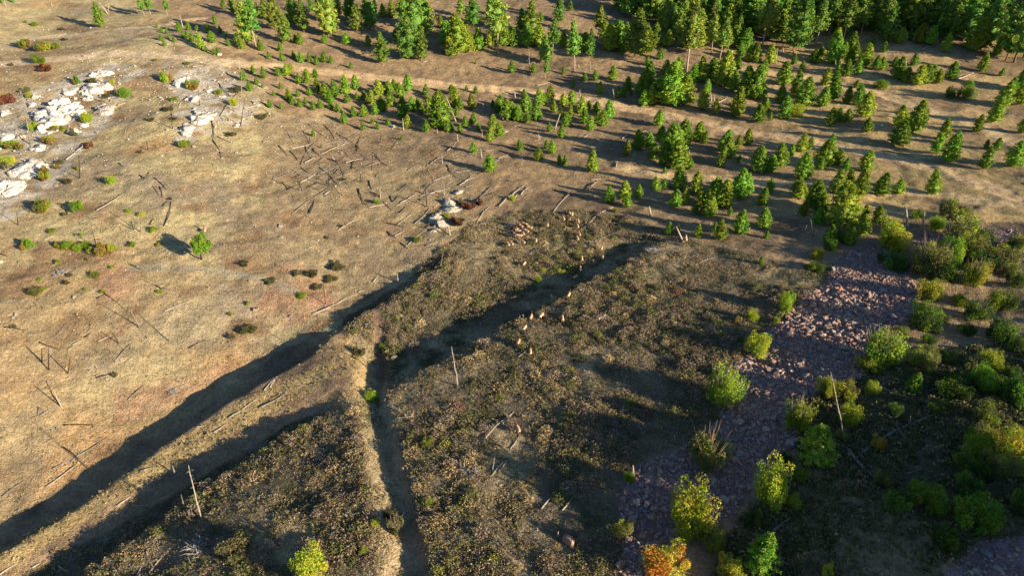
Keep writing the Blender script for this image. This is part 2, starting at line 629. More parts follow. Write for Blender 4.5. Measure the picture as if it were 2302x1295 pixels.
for k, segs in TRACKS.items():
    mk = np.zeros(N, bool)
    for pts, wd, c in segs:
        d = dpoly(X1, Y1, pts)
        wn = wd * (0.75 + 0.5 * fbm(X1, Y1, 6, 3, 77))
        kk = np.clip((wn + 0.7 - d) / 0.9, 0, 1)
        col = mixc(col, c, kk * (0.82 + 0.25 * n3))
        # darker wheel ruts are pale bare soil here, the crown between keeps grass
        mk |= d < wn + 0.1
    faces_of[k] = mk & ~mask_any
    mask_any |= mk
faces_of['scree_slope'] = talus & ~mask_any
mask_any |= talus

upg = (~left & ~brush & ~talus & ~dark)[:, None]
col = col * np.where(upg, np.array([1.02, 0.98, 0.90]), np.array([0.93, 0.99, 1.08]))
nxg, nyg = len(gx), len(gy)
idx = np.arange(N).reshape(nyg, nxg)
quadsall = np.stack([idx[:-1, :-1], idx[:-1, 1:], idx[1:, 1:], idx[1:, :-1]], -1).reshape(-1, 4)
owner = np.zeros(len(quadsall), int)
names = ['ground'] + list(faces_of)
for i, k in enumerate(faces_of):
    owner[faces_of[k][quadsall].sum(1) >= 3] = i + 1
V0 = np.c_[X1, Y1, Z1]
for i, k in enumerate(names):
    q = quadsall[owner == i]
    used, inv = np.unique(q, return_inverse=True)
    me = mesh(k, V0[used], inv.reshape(-1, 4), col[used], M_GROUND, smooth=True)
    link(k, me, kind='structure')

# ------------------------------------------------------------------ crop frames in which positions were measured
CR = {'A': (0, 0, 2.944), 'B': (560, 0, 2.944), 'C': (1120, 0, 2.944), 'D': (1682, 0, 2.944), 'E': (0, 400, 2.944), 'F': (560, 400, 2.944),
      'G': (1120, 400, 2.944), 'H': (1682, 400, 2.944), 'I': (0, 820, 2.726), 'J': (560, 820, 2.726), 'K': (1120, 820, 2.726), 'L': (1682, 820, 2.726)}


def full(cr, x, y):
    ox, oy, s = CR[cr]
    return ox + x / s, oy + y / s


def metres(px, py, p, hpx, upright=True):
    """metres an image length stands for at ground point p"""
    d = p[1] * cp - (p[2] - CAMZ) * sp
    ang = PITCH + math.atan((py - HH / 2) / F)
    k = math.cos(ang) / math.cos(ang - PITCH) if upright else 1.0
    return hpx * d / F / k


ORD = ['first', 'second', 'third', 'fourth', 'fifth', 'sixth', 'seventh', 'eighth', 'ninth', 'tenth', 'eleventh', 'twelfth', 'thirteenth', 'fourteenth']


def place_words(k, n):
    if n == 1:
        return 'the only one'
    if k == 0:
        return 'leftmost'
    if k == n - 1:
        return 'rightmost'
    if k < n / 2 or n < 5:
        return ORD[k] + ' from left'
    return ORD[n - 1 - k] + ' from right'


# ------------------------------------------------------------------ trees
def crown_pine(rg, dense=1.0, low=0.04, wide=0.23, shape='young', nb=95):
    acc = Acc()
    cen, siz, cc = [], [], []
    base_c = np.array([0.21, 0.35, 0.04]) if shape == 'young' else np.array([0.18, 0.32, 0.055])
    for i in range(nb):
        t = low + (1 - low) * (i + rg.uniform(0, 1)) / nb
        az = rg.uniform(0, 2 * math.pi)
        if shape == 'young':
            prof = (1 - t) ** 0.7 * min(1, 0.55 + (t - low) * 3.0) * 0.95
        else:
            prof = (0.72 + 0.28 * math.sin(i * 0.61 + 1.3)) * min(1, (1 - t) * 1.9 + 0.05) * (0.75 if t < low + 0.12 else 1)
        L = wide * prof * (rg.uniform(0.85, 1.08) if shape == 'young' else rg.uniform(0.72, 1.12))
        rise = rg.uniform(0.0, 0.45) * L
        c = base_c * rg.uniform(0.72, 1.35)
        c = c * np.array([rg.uniform(0.8, 1.5), 1, rg.uniform(0.7, 1.2)])
        m = int((34 if shape == 'young' else 40) * dense)
        f = rg.uniform(0.35, 1.0, m) ** 0.7
        p = np.c_[math.cos(az) * L * f, math.sin(az) * L * f, t + rise * f]
        p += rg.normal(size=p.shape) * (0.018 if shape == 'young' else 0.014)
        cen.append(p)
        siz.append(rg.uniform(0.013, 0.026, m) * (1.0 if shape == 'young' else 0.78))
        cc.append(np.tile(c, (m, 1)) * rg.uniform(0.85, 1.15, (m, 1)))
    V, Q, cl = quads(np.concatenate(cen), np.concatenate(siz), np.concatenate(cc), rg)
    # solid inner cone in darker needle colour, added to block light and deepen shadows
    k_ = 9
    tt = np.linspace(low + 0.02, 0.93, k_)
    pr = np.array([(1 - t) ** 0.8 * min(1, 0.6 + (t - low) * 3.5) if shape == 'young' else min(1, (1 - t) * 1.9 + 0.05) * (0.6 if t < low + 0.12 else 0.8) for t in tt]) * wide * (0.52 if shape == 'young' else 0.48)
    iv, iq, it = tube(np.c_[tt * 0, tt * 0, tt], pr, 10)
    iv[:, :2] *= rg.uniform(0.6, 1.35, (len(iv), 1))
    iv[:, 2] += rg.normal(size=len(iv)) * 0.012
    it4 = np.c_[it, it[:, 2]]
    n0 = len(V)
    V = np.vstack([V, iv])
    cl = np.vstack([cl, np.tile(base_c * 0.8, (len(iv), 1))])
    Q = np.vstack([Q, iq + n0])
    V[:, 2] = np.clip(V[:, 2], 0.0, 1.02)
    return mesh('crown', V, Q, cl, M_NEEDLE)


def trunk_mesh(rg, h=0.96, r=0.016, c=(0.27, 0.17, 0.11), limbs=8, low=0.15):
    acc = Acc()
    n = 6
    pts = np.c_[np.cumsum(rg.normal(size=n) * 0.004), np.cumsum(rg.normal(size=n) * 0.004), np.linspace(-0.03, h, n)]
    V, Q, T = tube(pts, np.linspace(r, r * 0.15, n), 7)
    acc.add(V, Q, T, c)
    for k in range(limbs):
        z = rg.uniform(low, 0.8)
        az = rg.uniform(0, 6.28)
        L = 0.13 * (1 - z) + 0.03
        V, Q, T = tube([[0, 0, z], [math.cos(az) * L, math.sin(az) * L, z + L * 0.3]], [r * 0.28, r * 0.08], 4)
        acc.add(V, Q, T, c)
    return acc.mesh('trunk', M_BARK, True)


rg = np.random.default_rng(11)
YOUNG = [(crown_pine(rg, 1.0, rg.uniform(0.02, 0.07), rg.uniform(0.34, 0.44), 'young', 150), trunk_mesh(rg, 0.9, 0.022)) for _ in range(7)]
TALL = [(crown_pine(rg, 1.1, rg.uniform(0.06, 0.16), rg.uniform(0.23, 0.31), 'tall', 170), trunk_mesh(rg, 0.96, 0.014)) for _ in range(5)]
BARE = [(crown_pine(rg, 0.9, rg.uniform(0.32, 0.42), rg.uniform(0.19, 0.25), 'tall', 110), trunk_mesh(rg, 0.96, 0.013, (0.42, 0.32, 0.25), low=0.2)) for _ in range(3)]

trees = []      # dict per tree: px, py, kind, h, obj


def add_tree(px, py, hpx, kind, name=None, wide=1.0):
    name = name or ('young_pine' if kind == 'y' else 'pine_tree')
    p = at(px, py)
    h = metres(px, py, p, hpx) * 1.08
    pool = {'y': YOUNG, 't': TALL, 'b': BARE}[kind]
    cr, tr = pool[random.randrange(len(pool))]
    root = link(name, None, loc=(p[0], p[1], p[2] - 0.03))
    h *= random.uniform(0.88, 1.1)
    w = h * wide * random.uniform(0.9, 1.25)
    root.scale = (w, w, h)
    root.rotation_euler = (random.gauss(0, 0.05), random.gauss(0, 0.05), random.uniform(0, 6.28))
    link('crown', cr, root)
    link('trunk', tr, root)
    trees.append(dict(px=px, py=py, h=hpx, kind=kind, o=root))
    return root


YL = {
    'A': [(1040, 180, 25), (1070, 205, 35), (1105, 220, 40), (1185, 205, 55), (1250, 195, 60), (1305, 200, 38), (1380, 213, 58), (1428, 160, 60), (1460, 215, 50), (1215, 250, 42), (1245, 250, 50), (1275, 275, 60),
          (1330, 320, 110), (1405, 278, 70), (1070, 265, 42), (1090, 305, 42), (1120, 255, 32), (1153, 275, 38), (1515, 305, 55), (1420, 360, 45), (1447, 355, 42), (1570, 290, 62), (1605, 325, 80),
          (1500, 250, 40), (1730, 330, 70), (1780, 385, 45), (1365, 340, 42), (1790, 715, 50), (1610, 530, 70), (1655, 600, 60), (1700, 555, 45), (1740, 580, 35)],
    'B': [(80, 335, 70), (208, 335, 55), (222, 402, 65), (300, 385, 45), (345, 412, 75), (395, 410, 62), (445, 428, 62), (497, 408, 60), (545, 415, 45), (30, 480, 48), (100, 515, 68), (192, 503, 60), (247, 500, 72),
          (50, 558, 48), (208, 588, 42), (165, 632, 36), (330, 555, 75), (390, 545, 82), (400, 630, 62), (440, 515, 58), (450, 610, 82), (325, 640, 52), (268, 665, 72), (285, 690, 52), (340, 705, 52), (375, 685, 42),
          (140, 712, 45), (213, 720, 36), (510, 640, 84), (540, 680, 84), (570, 640, 98), (640, 620, 112), (650, 680, 72), (705, 590, 92), (425, 725, 52), (473, 715, 66), (545, 720, 52), (592, 740, 52), (690, 775, 72),
          (630, 812, 68), (760, 770, 74), (755, 858, 50), (815, 820, 46), (855, 853, 46), (920, 825, 46), (715, 660, 52), (760, 660, 62), (805, 685, 78), (835, 755, 78), (880, 735, 92), (865, 630, 96), (925, 610, 72),
          (935, 700, 84), (965, 590, 62), (1000, 650, 92), (1020, 780, 150), (1045, 845, 84), (1050, 600, 102), (1080, 730, 92), (1120, 700, 62), (1145, 750, 72), (1165, 630, 82), (1190, 740, 102), (1215, 780, 62),
          (1260, 740, 92), (1280, 840, 200), (1235, 820, 72), (1310, 870, 62), (1340, 620, 62), (1370, 700, 112), (1375, 760, 62), (1400, 720, 62), (1430, 840, 72), (1480, 820, 72), (1475, 720, 102), (1440, 600, 36),
          (1497, 620, 56), (1172, 868, 62), (1395, 875, 52), (1520, 860, 46), (1610, 860, 92), (1655, 900, 82), (1590, 935, 92), (1485, 1010, 76), (1590, 1135, 116), (1790, 995, 72), (425, 900, 40), (480, 980, 30),
          (1010, 925, 30), (1340, 860, 52), (1650, 740, 72), (1615, 710, 52), (790, 300, 80), (675, 450, 40), (1500, 420, 25)],
    'C': [(60, 790, 130), (95, 780, 110), (130, 800, 100), (180, 740, 120), (170, 640, 52), (190, 810, 70), (245, 790, 98), (270, 700, 112), (340, 660, 92), (300, 690, 72), (370, 745, 92), (430, 700, 82), (480, 690, 92),
          (450, 830, 82), (550, 750, 102), (570, 820, 92), (610, 860, 92), (650, 740, 72), (690, 830, 102), (730, 780, 112), (600, 720, 62), (655, 800, 62), (475, 780, 82), (420, 780, 62), (10, 730, 90),
          (1068, 390, 72), (990, 430, 62), (1015, 460, 62), (755, 525, 92), (640, 530, 70), (572, 535, 62), (495, 575, 56), (670, 615, 82), (860, 590, 82), (430, 490, 42), (790, 645, 72), (830, 640, 72), (875, 630, 42),
          (950, 620, 130), (985, 640, 190), (960, 695, 110), (1010, 690, 112), (1040, 650, 92), (1105, 510, 102), (1070, 660, 152), (1130, 690, 240), (1160, 620, 162), (1190, 650, 82), (1235, 690, 182), (1195, 530, 142),
          (1340, 540, 172), (1350, 725, 132), (1380, 610, 82), (1440, 750, 102), (1475, 560, 192), (1570, 765, 172), (1555, 600, 112), (1585, 460, 92), (1640, 640, 192), (1715, 800, 102), (1765, 735, 82),
          (1600, 370, 82), (1520, 580, 122), (1280, 540, 120), (1410, 520, 120), (230, 480, 62), (86, 480, 90),
          (1060, 830, 105), (845, 1030, 108), (920, 985, 118), (995, 975, 102), (1070, 930, 82), (1015, 1050, 112), (1150, 1040, 200), (1110, 1090, 152), (1190, 1110, 192), (1085, 1090, 62), (1215, 955, 168),
          (1250, 955, 92), (1320, 930, 112), (1360, 945, 82), (1270, 1115, 62), (1490, 1000, 132), (1465, 1100, 122), (1520, 1040, 122), (1585, 975, 88), (1650, 955, 112), (1590, 1075, 56), (1720, 1130, 142),
          (1790, 1135, 82), (1100, 1145, 36), (625, 1135, 128), (265, 1060, 92), (318, 985, 52), (360, 1015, 92), (145, 995, 68), (405, 1088, 66), (445, 1088, 62), (340, 870, 62), (415, 910, 72), (15, 900, 76)],
    'G': [(740, 160, 112), (835, 140, 102), (848, 190, 76), (925, 130, 86), (1045, 80, 82), (1100, 70, 66), (1190, 70, 132), (1160, 185, 92), (1235, 170, 102), (1300, 100, 132), (1335, 190, 108), (1295, 240, 76),
          (1345, 240, 52), (1420, 180, 152), (1390, 250, 132), (1490, 185, 152), (1590, 130, 192), (1640, 100, 132), (1740, 185, 108), (1590, 365, 132), (1535, 250, 52), (1755, 330, 128),
          (1320, 390, 92), (1430, 360, 62), (1470, 410, 112), (1770, 400, 52), (1130, 370, 72), (1740, 570, 46)],
    'D': [(40, 650, 190), (75, 650, 92), (95, 500, 102), (140, 420, 112), (240, 560, 132), (210, 680, 112), (235, 780, 152), (320, 640, 152), (360, 700, 162), (65, 805, 108), (110, 730, 82), (145, 795, 52),
          (300, 425, 62), (430, 410, 82), (460, 420, 62), (355, 465, 62), (560, 420, 200), (585, 480, 72), (550, 660, 182), (490, 700, 122), (510, 560, 102), (645, 505, 102), (670, 430, 112), (760, 440, 132),
          (725, 490, 92), (840, 460, 102), (880, 460, 92), (650, 680, 112), (710, 580, 52), (725, 690, 112), (765, 770, 142), (540, 830, 102), (595, 800, 92), (655, 810, 88), (785, 870, 82), (985, 520, 132),
          (965, 440, 72), (1035, 540, 92), (1110, 560, 122), (1160, 550, 132), (1200, 540, 102), (1095, 430, 72), (1255, 550, 92), (1340, 520, 112), (1000, 830, 132), (1080, 870, 212), (1160, 800, 72),
          (980, 960, 152), (940, 270, 102), (1000, 280, 92), (1065, 260, 72), (1130, 280, 122), (1190, 290, 122), (895, 340, 72), (1290, 920, 142), (1370, 960, 98), (1330, 1070, 152), (1235, 1010, 112),
          (1545, 470, 132), (1640, 360, 102), (1670, 500, 52), (1680, 700, 162), (1610, 810, 172), (1505, 870, 98), (1560, 1120, 152), (1745, 1095, 152), (1570, 980, 62), (1635, 990, 72), (1790, 590, 152),
          (1790, 690, 122), (1810, 880, 112), (1740, 600, 92), (770, 1130, 132), (540, 1000, 112), (500, 1090, 172), (590, 1085, 102), (400, 990, 72), (345, 1000, 102), (280, 1030, 82), (640, 1130, 92),
          (475, 1120, 72), (65, 1110, 132), (150, 1130, 92), (205, 1100, 132), (360, 1180, 142), (1220, 1285, 142), (990, 1280, 92), (865, 1290, 152), (735, 1290, 152), (590, 1280, 142), (660, 1230, 112),
          (430, 1300, 100), (320, 1290, 112), (135, 1270, 92), (820, 300, 60), (700, 380, 90), (620, 380, 100), (480, 380, 70)],
    'H': [(340, 130, 100), (360, 245, 98), (440, 200, 172), (490, 220, 132), (460, 300, 92), (620, 310, 232), (775, 260, 82), (530, 420, 112), (670, 440, 112), (740, 370, 112), (855, 290, 92), (560, 250, 80)],
    'L': [(1000, 160, 110), (60, 1262, 180), (400, 590, 190)], 'K': [],
}
TL = {
    'A': [(668, 180, 150, 't'), (960, 108, 130, 'b'), (1000, 102, 140, 'b'), (1110, 100, 105, 'b'), (1640, 285, 270, 't'), (1690, 300, 330, 'b'), (1480, 60, 80, 't'), (1550, 90, 120, 't'),
          (20, 20, 60, 't'), (90, 15, 50, 't')],
    'B': [(240, 280, 195, 't'), (110, 130, 150, 't'), (170, 195, 215, 't'), (300, 165, 205, 't'), (365, 210, 190, 't'), (410, 80, 105, 't'), (480, 135, 155, 't'), (530, 245, 300, 't'), (570, 240, 185, 't'), (590, 115, 135, 't'),
          (655, 125, 135, 't'), (700, 145, 155, 't'), (715, 215, 165, 't'), (805, 190, 205, 't'), (830, 105, 110, 't'), (890, 110, 82, 'y'), (945, 112, 105, 'y'), (885, 425, 205, 't'), (1025, 195, 200, 'b'),
          (1060, 388, 290, 't'), (1140, 402, 212, 't'), (1085, 300, 300, 't'), (1130, 205, 235, 't'), (1185, 200, 215, 't'), (1265, 180, 82, 'y'), (1400, 105, 135, 't'), (1485, 170, 175, 't'), (1340, 365, 145, 'y'),
          (1305, 285, 155, 'y'), (1380, 352, 225, 'y'), (1440, 347, 165, 'y'), (1520, 332, 145, 'y'), (1640, 355, 360, 'b'), (1590, 98, 105, 't'), (1590, 305, 92, 'y'), (1690, 302, 115, 'y'), (1740, 302, 105, 'y'),
          (1800, 215, 160, 't'), (340, 290, 76, 'y'), (310, 280, 50, 'y'), (500, 285, 60, 'y'), (650, 285, 76, 'y'), (625, 285, 50, 'y'), (975, 265, 72, 'y'), (60, 120, 110, 't')],
    'C': [(20, 300, 200, 'y'), (90, 298, 105, 'y'), (185, 302, 135, 'y'), (160, 205, 155, 't'), (225, 245, 205, 't'), (265, 302, 135, 'y'), (400, 148, 175, 't'), (230, 85, 95, 't'), (475, 68, 62, 'y'), (285, 138, 62, 'y'),
          (360, 362, 240, 'b'), (320, 412, 165, 't'), (310, 522, 118, 'b'), (430, 312, 115, 'y'), (505, 472, 275, 'b'), (600, 377, 195, 't'), (655, 245, 200, 'b'), (690, 142, 95, 't'), (840, 82, 95, 't'), (730, 330, 190, 'y'),
          (790, 312, 155, 'y'), (830, 347, 76, 'y'), (850, 232, 82, 'y'), (905, 377, 275, 't'), (975, 352, 185, 'y'), (1040, 302, 155, 'y'), (1090, 172, 135, 'y'), (1120, 302, 95, 'y'), (1170, 182, 155, 't'),
          (1210, 202, 155, 't'), (1245, 475, 440, 'b'), (1350, 182, 145, 't'), (1420, 202, 185, 't'), (1465, 392, 250, 'b'), (1410, 350, 220, 'b'), (1590, 205, 205, 't'), (1640, 145, 125, 't'), (1745, 310, 320, 'b'), (1560, 310, 205, 't'),
          (1680, 185, 155, 't'), (1500, 125, 125, 't'), (1380, 85, 85, 't'), (1300, 125, 105, 't'), (1500, 320, 160, 'y'), (1620, 330, 150, 'y'), (1330, 310, 120, 'y'), (1240, 310, 130, 'y'), (700, 250, 100, 'y'), (560, 335, 120, 'y')],
    'D': [(445, 300, 300, 'b'), (530, 240, 260, 'b'), (300, 330, 330, 't'), (220, 270, 250, 't'), (120, 260, 260, 't'), (620, 290, 300, 'b'), (740, 240, 270, 'b'), (380, 240, 220, 't'), (820, 200, 200, 't'), (900, 210, 230, 't'),
          (1000, 180, 200, 't'), (1090, 170, 190, 't'), (1180, 150, 200, 't'), (1260, 230, 260, 't'), (1330, 290, 300, 't'), (1420, 270, 300, 't'), (1480, 150, 180, 't'), (1540, 330, 330, 't'), (1600, 280, 280, 't'),
          (1700, 400, 400, 't'), (1760, 410, 420, 't'), (1820, 380, 380, 't'), (1660, 200, 220, 't'), (60, 200, 220, 't'), (660, 180, 200, 't'), (1300, 340, 130, 'y'), (560, 330, 150, 'y'), (680, 330, 110, 'y'),
          (40, 410, 120, 'y'), (0, 400, 110, 'y'), (1290, 150, 180, 't'), (1490, 330, 190, 'y')],
}
for k, L_ in YL.items():
    for x, y, h in L_:
        px, py = full(k, x, y)
        add_tree(px, py, h / CR[k][2] * 1.0, 'y', wide=1.1)
for k, L_ in TL.items():
    for x, y, h, kd in L_:
        px, py = full(k, x, y)
        add_tree(px, py, h / CR[k][2], kd, wide=1.1)
# wood that fills the top right behind the listed trees, and what stands just past the top edge
fill = []
tries = 0
while len(fill) < 165 and tries < 6000:
    tries += 1
    px = random.uniform(1380, 2420)
    py = random.uniform(-60, 95) - max(0, (1500 - px)) * 0.25
    if all(abs(px - a) > 12 or abs(py - b) > 8 for a, b in fill):
        fill.append((px, py))
for px, py in fill:
    add_tree(px, py, random.uniform(60, 105), random.choice('tttty'), wide=random.uniform(1.1, 1.4))
for px, py, h in [(520, -20, 60), (600, -15, 70), (670, -25, 60), (740, -10, 62), (860, -15, 60), (930, -8, 55), (1000, -20, 50), (1090, -15, 50), (1160, -10, 45), (1420, -10, 60), (1340, -30, 50)]:
    add_tree(px, py, h, 't', wide=1.1)
# pines outside the frame on the knoll to the right, whose shade falls into the picture
for x, y, h in [(56, 31, 9), (60, 25, 10), (53, 25, 9), (63, 30, 8), (58, 18, 11), (66, 22, 10), (50, 19, 9)]:
    z = float(ground(x, y))
    root = link('pine_tree', None, loc=(x, y, z - 0.05))
    cr, tr = TALL[random.randrange(5)]
    root.scale = (h * 1.6, h * 1.6, h)
    root.rotation_euler.z = random.uniform(0, 6)
    link('crown', cr, root)
    link('trunk', tr, root)
    pq = proj(x, y, z)
    trees.append(dict(px=float(pq[0]), py=float(pq[1]), h=200, kind='t', o=root))

TZ = [  # zones of trees: box, phrase
    ((2303, -900, 9999, 9999), 'beyond the right frame edge', 'right-hand pines'),
    ((0, -300, 330, 62), 'on the far left hilltop', 'hilltop pines'),
    ((330, 30, 510, 130), 'among pines left of the tall stand', 'hilltop pines'),
    ((330, -300, 760, 30), 'at the top edge, left stand', 'tall pines along the top'),
    ((510, 30, 640, 110), 'in the left end of the tall stand', 'tall pines along the top'),
    ((640, 30, 860, 110), 'in the tall stand left of centre', 'tall pines along the top'),
    ((760, -300, 1130, 30), 'at the top edge near centre', 'tall pines along the top'),
    ((510, 110, 800, 148), 'in the row just above the long track', 'pines above the track'),
    ((860, 30, 1130, 150), 'in the dark clump at top centre', 'tall pines along the top'),
    ((510, 148, 700, 330), 'at the left of the young grove', 'young pines below the track'),
    ((700, 148, 790, 330), 'in the left part of the young grove', 'young pines below the track'),
    ((790, 148, 870, 330), 'in the left middle of young grove', 'young pines below the track'),
    ((870, 148, 960, 330), 'in the middle of the young grove', 'young pines below the track'),
    ((960, 148, 1090, 330), 'at the right of the young grove', 'young pines below the track'),
    ((1090, 330, 1370, 400), 'above the elk herd', 'pines above the herd'),
    ((680, 280, 900, 420), 'beside the burnt log tangle', 'pines on the log slope'),
    ((1090, 200, 1200, 330), 'in the small clump below the track', 'young pines below the track'),
    ((1200, 200, 1385, 330), 'in the clump right of the leaning snag', 'young pines below the track'),
    ((1130, -300, 1400, 60), 'on the open slope at top', 'tall pines along the top'),
    ((1130, 60, 1260, 200), 'above the track, right of centre', 'pines above the track'),
    ((1260, 60, 1400, 135), 'in the row before the big wood', 'wood edge pines'),
    ((1260, 135, 1420, 225), 'on the slope above the track', 'pines above the track'),
    ((1400, -300, 1560, 60), 'in the big wood, left part', 'pines of the big wood'),
    ((1560, -300, 1720, 60), 'in the big wood, left middle', 'pines of the big wood'),
    ((1720, -300, 1880, 60), 'in the big wood, middle', 'pines of the big wood'),
    ((1880, -300, 2060, 60), 'in the big wood, right middle', 'pines of the big wood'),
    ((2060, -300, 2303, 60), 'in the big wood, right part', 'pines of the big wood'),
    ((1400, 60, 1560, 190), 'in front of the big wood, left', 'wood edge pines'),
    ((1560, 60, 1690, 190), 'before the big wood, left middle', 'wood edge pines'),
    ((1690, 60, 1850, 130), 'at the front of the big wood', 'wood edge pines'),
    ((1850, 60, 2060, 130), 'before the shaded wood', 'wood edge pines'),
    ((2060, 60, 2303, 145), 'at the big wood, far right', 'wood edge pines'),
    ((1385, 190, 1560, 245), 'in the grove touching the track', 'pines right of centre'),
    ((1560, 190, 1750, 275), 'between the two tracks, left', 'pines between the tracks'),
    ((1690, 130, 1850, 190), 'along the upper side track', 'pines between the tracks'),
    ((1850, 130, 2150, 200), 'above the upper side track', 'pines between the tracks'),
    ((1750, 190, 1960, 300), 'between the two tracks, middle', 'pines between the tracks'),
    ((1960, 200, 2303, 345), 'between the tracks, right', 'pines between the tracks'),
    ((2150, 145, 2303, 245), 'near the upper right edge', 'pines between the tracks'),
    ((1385, 245, 1520, 400), 'just below the long track', 'pines below the long track'),
    ((1520, 245, 1700, 400), 'below the track, right of centre', 'pines below the long track'),
    ((1700, 275, 1850, 402), 'below the track, towards the right', 'pines below the long track'),
    ((1850, 300, 2303, 402), 'below the track at far right', 'pines below the long track'),
    ((1360, 400, 1520, 480), 'along the lower track, left end', 'pines along the lower track'),
    ((1520, 400, 1620, 500), 'in the thick lower clump', 'pines along the lower track'),
    ((1620, 400, 1760, 480), 'right of the thick lower clump', 'pines along the lower track'),
    ((1760, 400, 2000, 470), 'above the scree, along lower track', 'pines along the lower track'),
    ((2000, 400, 2303, 470), 'at the right end of lower track', 'pines along the lower track'),
    ((1480, 480, 1760, 620), 'behind the brushy bench', 'pines behind the bench'),
    ((1760, 470, 2000, 620), 'at the top of the scree', 'pines above the scree'),
    ((1600, 800, 2303, 1300), 'among bushes right of the scree', 'pines right of the scree')]


def zone_of(px, py, zones):
    for i, z in enumerate(zones):
        (x0, y0, x1, y1) = z[0]
        if x0 <= px < x1 and y0 <= py < y1:
            return i
    return min(range(len(zones)), key=lambda i: abs((zones[i][0][0] + zones[i][0][2]) / 2 - px) + 2 * abs((zones[i][0][1] + zones[i][0][3]) / 2 - py))


def label_all(items, zones, cat, noun, adj, maxn=14):
    bz = {}
    for t in items:
        bz.setdefault(zone_of(t['px'], t['py'], zones), []).append(t)
    for zi, lst in bz.items():
        ph, gr = zones[zi][1], zones[zi][2]
        lst.sort(key=lambda t: t['px'])
        ks = {}
        for t in lst:
            ks.setdefault((adj(t), noun(t) if callable(noun) else noun), []).append(t)
        for (a, nn), sub in ks.items():
            n = len(sub)
            for k, t in enumerate(sub):
                o = t['o']
                o['label'] = (f'{a} {nn}, {place_words(min(k, 13) if k < n / 2 else max(k, n - 13), n)} {ph}' if n > 1 else f'{a} {nn} {ph}')
                o['category'] = cat(t) if callable(cat) else cat
                o['group'] = gr


def tree_adj(t):
    if t['kind'] == 'b':
        return 'sparse bare-trunked tall'
    if t['kind'] == 't':
        return 'very tall dark' if t['h'] > 80 else ('tall green' if t['h'] > 55 else 'mid-sized dark')
    h = t['h']
    return 'tiny bushy' if h < 18 else 'small bushy' if h < 25 else 'bushy conical' if h < 34 else 'larger conical' if h < 48 else 'tallest conical'


ys = sorted([t for t in trees if t['kind'] == 'y'], key=lambda t: -t['h'])
surplus = ys[296:]
acc = Acc()
for t in surplus:
    o = t['o']
    bpy.context.view_layer.update()
    for ch in list(o.children):
        me = ch.data
        V = np.empty(len(me.vertices) * 3, np.float32)
        me.vertices.foreach_get('co', V)
        cl = np.empty(len(me.vertices) * 4, np.float32)
        me.color_attributes['col'].data.foreach_get('color', cl)
        M = np.array(Matrix.LocRotScale(o.location, o.rotation_euler, o.scale))
        V = V.reshape(-1, 3) @ M[:3, :3].T + M[:3, 3]
        if ch.name.startswith('crown'):
            ps = np.empty(len(me.loops), np.int32)
            me.loops.foreach_get('vertex_index', ps)
            acc.add(V, ps.reshape(-1, 4), None, cl.reshape(-1, 4)[:, :3])
        bpy.data.objects.remove(ch)
    bpy.data.objects.remove(o)
    trees.remove(t)
if surplus:
    link('small_saplings', acc.mesh('small_saplings', M_NEEDLE), kind='stuff', label='tiniest pine saplings sprinkled through the young groves', category='saplings')
label_all(trees, TZ, 'tree', 'pine', tree_adj)


# ------------------------------------------------------------------ broad-leaved bushes
def bush_mesh(rg, pal, n=2600, clumps=30, leaf=0.031, up=0.9, ragged=0.25):
    cs = []
    for i in range(clumps):
        a = rg.uniform(0, 6.28)
        r = math.sqrt(rg.uniform(0, 1)) * 0.68
        z = rg.uniform(0.25, up) * math.sqrt(max(0.1, 1 - (r / 1.05) ** 2))
        cs.append((r * math.cos(a), r * math.sin(a), z * rg.uniform(0.75, 1.12), rg.uniform(0.17, 0.36), pal[rg.integers(len(pal))]))
    cs.append((rg.uniform(-.15, .15), rg.uniform(-.15, .15), 0.28, 0.56, pal[0]))
    cs.append((0.15, -0.1, 0.62, 0.36, pal[-1]))
    cen, cc = [], []
    m = int(n * 3.0) // len(cs)
    for x, y, z, r, c in cs:
        d = rg.normal(size=(m, 3))
        d /= np.linalg.norm(d, axis=1)[:, None]
        rr = r * rg.uniform(0.55, 1.0 + ragged, (m, 1)) ** 0.6
        p = d * rr * [0.8, 0.8, 1.25] + [x * (1 + 0.0), y, z]
        p[:, :2] *= (0.8 + 0.25 * p[:, 2:3])
        cen.append(p)
        c = np.array(c)
        cc.append(np.tile(c, (m, 1)) * rg.uniform(0.7, 1.3, (m, 1)) * (0.9 + 0.2 * rg.uniform(size=(m, 3))))
    cen = np.concatenate(cen)
    cc = np.concatenate(cc)
    k = cen[:, 2] > 0.0
    V, Q, cl = quads(cen[k], rg.uniform(0.6, 1.3, k.sum()) * leaf, cc[k], rg)
    return mesh('foliage', V, Q, cl, M_LEAF)


def stems_mesh(rg, n=9, c=(0.22, 0.17, 0.13), top=0.9, spread=0.55, r=0.02):
    acc = Acc()
    for i in range(n):
        a = rg.uniform(0, 6.28)
        s = rg.uniform(0.15, spread)
        h = rg.uniform(0.55, top)
        V, Q, T = tube([[0.04 * math.cos(a), 0.04 * math.sin(a), -0.05], [s * 0.5 * math.cos(a), s * 0.5 * math.sin(a), h * 0.5], [s * math.cos(a), s * math.sin(a), h]], [r, r * 0.7, r * 0.25], 5)
        acc.add(V, Q, T, c)
    return acc.mesh('stem', M_BARK)


